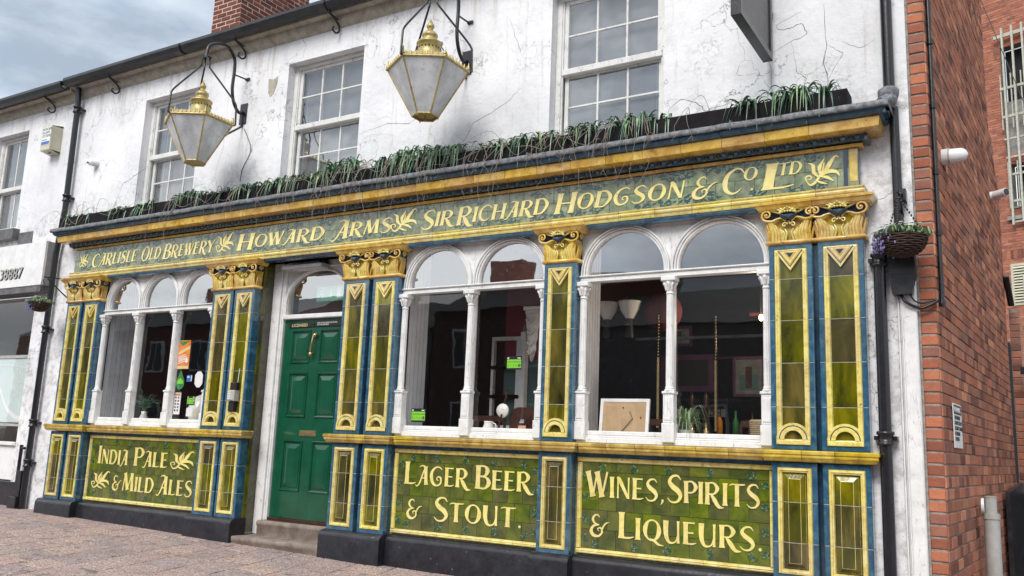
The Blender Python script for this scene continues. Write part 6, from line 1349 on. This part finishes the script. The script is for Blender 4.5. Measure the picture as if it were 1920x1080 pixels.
r_ = root('lead_stack', (-11.2, .03, .1), 'short black pipe and box at the foot of the wall left of the downpipe', 'pipe'); B = mb('black'); B.tube([(-11.2, .04, .1), (-11.2, .04, .92)], .022, 8); B.tube([(-11.2, .04, .88), (-11.12, .04, .88)], .018, 6); B.build('pipe', r_); B = mb('gutter'); B.box(-11.18, -11.06, .0, .0945, .28, .60, .006); B.box(-11.22, -11.05, -.04, .0945, .08, .28, .006); B.build('box', r_)
# ------------------------------------------------------------------ brick building behind the alley, gate, passage
A20 = radians(-20.1); bd = Vector((cos(A20), sin(A20), 0)); bn = Vector((bd.y, -bd.x, 0))   # along the face (to the right and nearer), outward normal
v = fwd + r2*((1880-960)/1635) - u2*((400-540)/1635); O = Vector((0, -6.5, 1.15)) + v*24.; O.z = 0
def fp(s, z, o=0.): p = O + bd*s + bn*o; return (p.x, p.y, z)
fb = root('brick_building', fp(0, 0), 'red brick building with white steel window bars beyond the alley', 'building')
def ray(px, py): return (fwd + r2*((px-960)/1635) - u2*((py-540)/1635))
wins = [(.20, 3, 9.58, 12.75), (.28, 3, 8.10, 9.30)]
def flat(B, s0, s1, z0, z1, o0, o1):
    P = [fp(s0, z0, o1), fp(s1, z0, o1), fp(s1, z1, o1), fp(s0, z1, o1)]; Q = [fp(s0, z0, o0), fp(s1, z0, o0), fp(s1, z1, o0), fp(s0, z1, o0)]; B.poly(P); B.grid([Q+[Q[0]], P+[P[0]]], False)
BB = mb('mortar'); xs = sorted({-14, 14, *[w[0] for w in wins], *[w[1] for w in wins]}); zs = sorted({-2, 19, *[w[2] for w in wins], *[w[3] for w in wins]})
for a, b in zip(xs, xs[1:]):
    for c, d in zip(zs, zs[1:]):
        if not any(w[0] < (a+b)/2 < w[1] and w[2] < (c+d)/2 < w[3] for w in wins): BB.poly([fp(a, c, -.008), fp(b, c, -.008), fp(b, d, -.008), fp(a, d, -.008)])
for w in wins:
    for P in ([fp(w[0], w[2], -.008), fp(w[0], w[2], -.3), fp(w[0], w[3], -.3), fp(w[0], w[3], -.008)], [fp(w[0], w[3], -.008), fp(w[0], w[3], -.3), fp(w[1], w[3], -.3), fp(w[1], w[3], -.008)], [fp(w[1], w[2], -.008), fp(w[1], w[2], -.3), fp(w[1], w[3], -.3), fp(w[1], w[3], -.008)]): BB.poly(P)
fw = BB.build('wall', fb)
far = mb('brickfar'); rnds = []
for c in range(-10, 230):
    z = c*.075; s = -1.6 - (.1125 if c % 2 else 0)
    while s < 3.2:
        L_ = .225
        for w in wins:
            if w[2]-.01 < z+.037 < w[3] and s < w[0] < s+L_: L_ = w[0]-s
        if not any(w[0] < s+L_/2 < w[1] and w[2]-.01 < z+.037 < w[3]+.0 for w in wins):
            o = RN.uniform(-.003, .004); far.poly([fp(s+.006, z+.006, o), fp(s+L_-.006, z+.006, o), fp(s+L_-.006, z+.069, o), fp(s+.006, z+.069, o)]); far.poly([fp(s+.006, z+.006, o), fp(s+.006, z+.069, o), fp(s+.006, z+.069, -.01), fp(s+.006, z+.006, -.01)]); rnds += [RN.random()]*2
        s += max(L_, .05)
fo = far.mesh('bricks'); at = fo.attributes.new('rnd', 'FLOAT', 'FACE'); at.data.foreach_set('value', rnds); tag(inst('bricks', fo, fw), kind='stuff')
B = mb('dark'); 
for w in wins[:2]: B.poly([fp(w[0], w[2], -.35), fp(w[1], w[2], -.35), fp(w[1], w[3], -.35), fp(w[0], w[3], -.35)])
B.build('window_void', fb)
flat2 = flat
B = mb('mortar2'); 
for q in ((.2, 3, 9.62, 11.15, -.33, -.10), (.28, 3, 8.05, 8.10, -.3, .03), (.15, 3, 7.72, 7.82, -.02, .10)): B = mb('concrete'); flat(B, *q); B.build('slab', fb)
B = mb('brickfar'); flat(B, .18, 3, 12.76, 12.98, -.02, .006); B.build('lintel', fb)
for s, z0, z1, w, o in ((.34, 7.55, 13.25, .05, .22), (.60, 7.6, 13.25, .05, .22), (.86, 7.6, 13.25, .05, .22), (1.12, 7.6, 13.25, .05, .22), (.20, 10.3, 11.9, .03, .12), (.47, 10.3, 11.9, .03, .12), (.73, 10.3, 11.9, .03, .12), (.26, 8.05, 9.35, .03, .12), (.50, 8.05, 9.35, .03, .12), (.76, 8.0, 9.35, .03, .12)):
    B = mb('steelw'); flat(B, s-w/2, s+w/2, z0, z1, o-w, o); B.build('window_bar', fb)
for z, s0, o, h in ((12.99, .10, .16, .10), (11.45, .18, .14, .07), (10.62, .2, .14, .07), (9.98, .22, .14, .05), (9.45, .24, .14, .05), (8.95, .26, .14, .06), (8.2, .3, .14, .06), (7.62, .3, .14, .05)):
    B = mb('steelw'); flat(B, s0, 2.5, z, z+h, o-.05, o); B.build('rail', fb)
B = mb('cream'); flat(B, .12, 1.2, 5.38, 6.52, -.06, .02); B.mat('ink'); flat(B, .19, 1.13, 5.46, 6.45, .0, .022)
B.mat('cream')
for k in range(13): B.poly([fp(.19, 5.47+k*.076, .055), fp(1.13, 5.47+k*.076, .055), fp(1.13, 5.52+k*.076, .023), fp(.19, 5.52+k*.076, .023)])
B.build('louvre', fb)
for k in range(16): B = mb('brickside'); flat(B, -.2+k*.085, -.13+k*.085, 6.66, 6.9, -.01, .005); B.build('brick', fw)
for k in range(9): B = mb('brickside'); flat(B, -.65+k*.085, -.58+k*.085, 12.45, 12.68, -.01, .005); B.build('brick', fw)
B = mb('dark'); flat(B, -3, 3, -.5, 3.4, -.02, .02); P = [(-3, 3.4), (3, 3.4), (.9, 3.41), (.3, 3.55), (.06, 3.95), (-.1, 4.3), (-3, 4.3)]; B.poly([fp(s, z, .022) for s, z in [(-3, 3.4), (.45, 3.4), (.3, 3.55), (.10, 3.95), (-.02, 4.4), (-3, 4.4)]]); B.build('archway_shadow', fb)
r_ = root('overhead_wire', fp(-.1, 14.5, .5), 'thin dark wire slanting across the far brick building', 'wire'); B = mb('ink'); B.tube([fp(-.3, 15.2, .6), fp(1.2, 9.8, .6)], .012, 5); B.build('wire', r_)
# yard wall pier, gate
r_ = root('yard_pier', (-.17, 5.0, 0), 'narrow brick pier at the rear end of the alley wall', 'pier'); B = mb('mortar'); B.box(-.22, -.115, 4.80, 5.2, -.2, 2.9); B.build('core', r_)
for c in range(0, 38):
    inst('brick', brick_mesh(.105, .075, mat='brickside'), r_, (-.22, 4.792, .02+c*.075))
r_ = root('alley_gate', (.4, 4.6, 0), 'tall black gate closing the alley at the right edge', 'gate'); B = mb('black'); B.box(-.10, 2.6, 4.62, 4.66, -.2, 1.62); B.box(-.14, 2.6, 4.56, 4.60, 2.14, 2.22); B.build('frame', r_)
for k in range(16): B = mb('black'); B.box(-.095+k*.16, .055+k*.16, 4.60, 4.618, -.1, 1.60, .005); B.build('board', r_)
B = mb('plastic'); B.box(-.075, -.03, 4.575, 4.60, .86, 1.02, .004); B.ball((-.052, 4.56, .97), .026, 10, 6); B.build('lock', r_)
r_ = root('open_gate_leaf', (-.2, 3.5, 0), 'black sheet gate leaf folded back against the end of the side wall', 'gate'); c = [Vector(sp(3.05, 0, .03)), Vector(sp(4.05, 0, .06))]
B = mb('gutter'); B.tube([c[0], c[1]], .001, 3) if False else None
a, b = c; o = sn*.04
for P in ([a, b, b+Vector((0, 0, .98)), a+Vector((0, 0, .90))],): B.poly([p+o for p in P]); B.poly(P); B.grid([[*P, P[0]], [p+o for p in P]+[P[0]+o]], False)
B.build('leaf', r_)
r_ = root('white_post', (.0, 5.2, 2.3), 'short peeling white board hanging at the alley corner', 'board'); B = mb('white'); B.box(-.06, .02, 5.1, 5.16, 2.85, 3.35, .005); B.build('board', r_)
# ------------------------------------------------------------------ terrace across the street, only seen reflected in the glass
def house(x0, x1, h, ridge, mat, lab):
    r_ = root('terraced_house', ((x0+x1)/2, -19, 0), lab, 'house', 'houses across the street'); B = mb(mat); B.box(x0, x1, -27, -19, -.5, h); B.build('wall', r_)
    B = mb('slate'); B.poly([(x0, -18.8, h), (x1, -18.8, h), (x1, -23, ridge), (x0, -23, ridge)]); B.poly([(x0, -27.2, h), (x1, -27.2, h), (x1, -23, ridge), (x0, -23, ridge)]); B.mat(mat).poly([(x0, -19, h), (x0, -23, ridge), (x0, -27, h)]); B.poly([(x1, -19, h), (x1, -23, ridge), (x1, -27, h)]); B.build('roof', r_)
    B = mb('brickdark'); B.box(x0+.2, x0+1.6, -23.5, -22.5, ridge-.6, ridge+.7)
    B.build('chimney', r_)
    n = max(1, int((x1-x0)/2.6))
    for k in range(n):
        cx = x0+(x1-x0)*(k+.5)/n
        for z0, z1 in ((.9, 2.6), (3.8, 5.2)):
            if z1 < h: B = mb('whiteclean'); B.box(cx-.55, cx+.55, -18.99, -18.93, z0, z1); B.mat('ink').box(cx-.46, cx-.03, -18.925, -18.915, z0+.08, z1-.08); B.box(cx+.03, cx+.46, -18.925, -18.915, z0+.08, z1-.08); B.build('window', r_)
for i, (a, b, h, rg, m) in enumerate(((-46, -36, 5.8, 7.7, 'brickdark'), (-35.9, -27, 5.9, 7.7, 'brickdark'), (-26.9, -19, 5.3, 7.0, 'stone2'), (-18.9, -13, 5.9, 7.8, 'brickdark'), (-12.9, -4, 5.1, 6.9, 'stone2'), (-3.9, 5, 5.4, 6.9, 'brickdark'), (5.1, 16, 5.2, 6.7, 'brickdark'))):
    house(a, b, h, rg, m, 'house across the street reflected in the panes, number %s from the left in the terrace' % ['one', 'two', 'three', 'four', 'five', 'six', 'seven'][i])
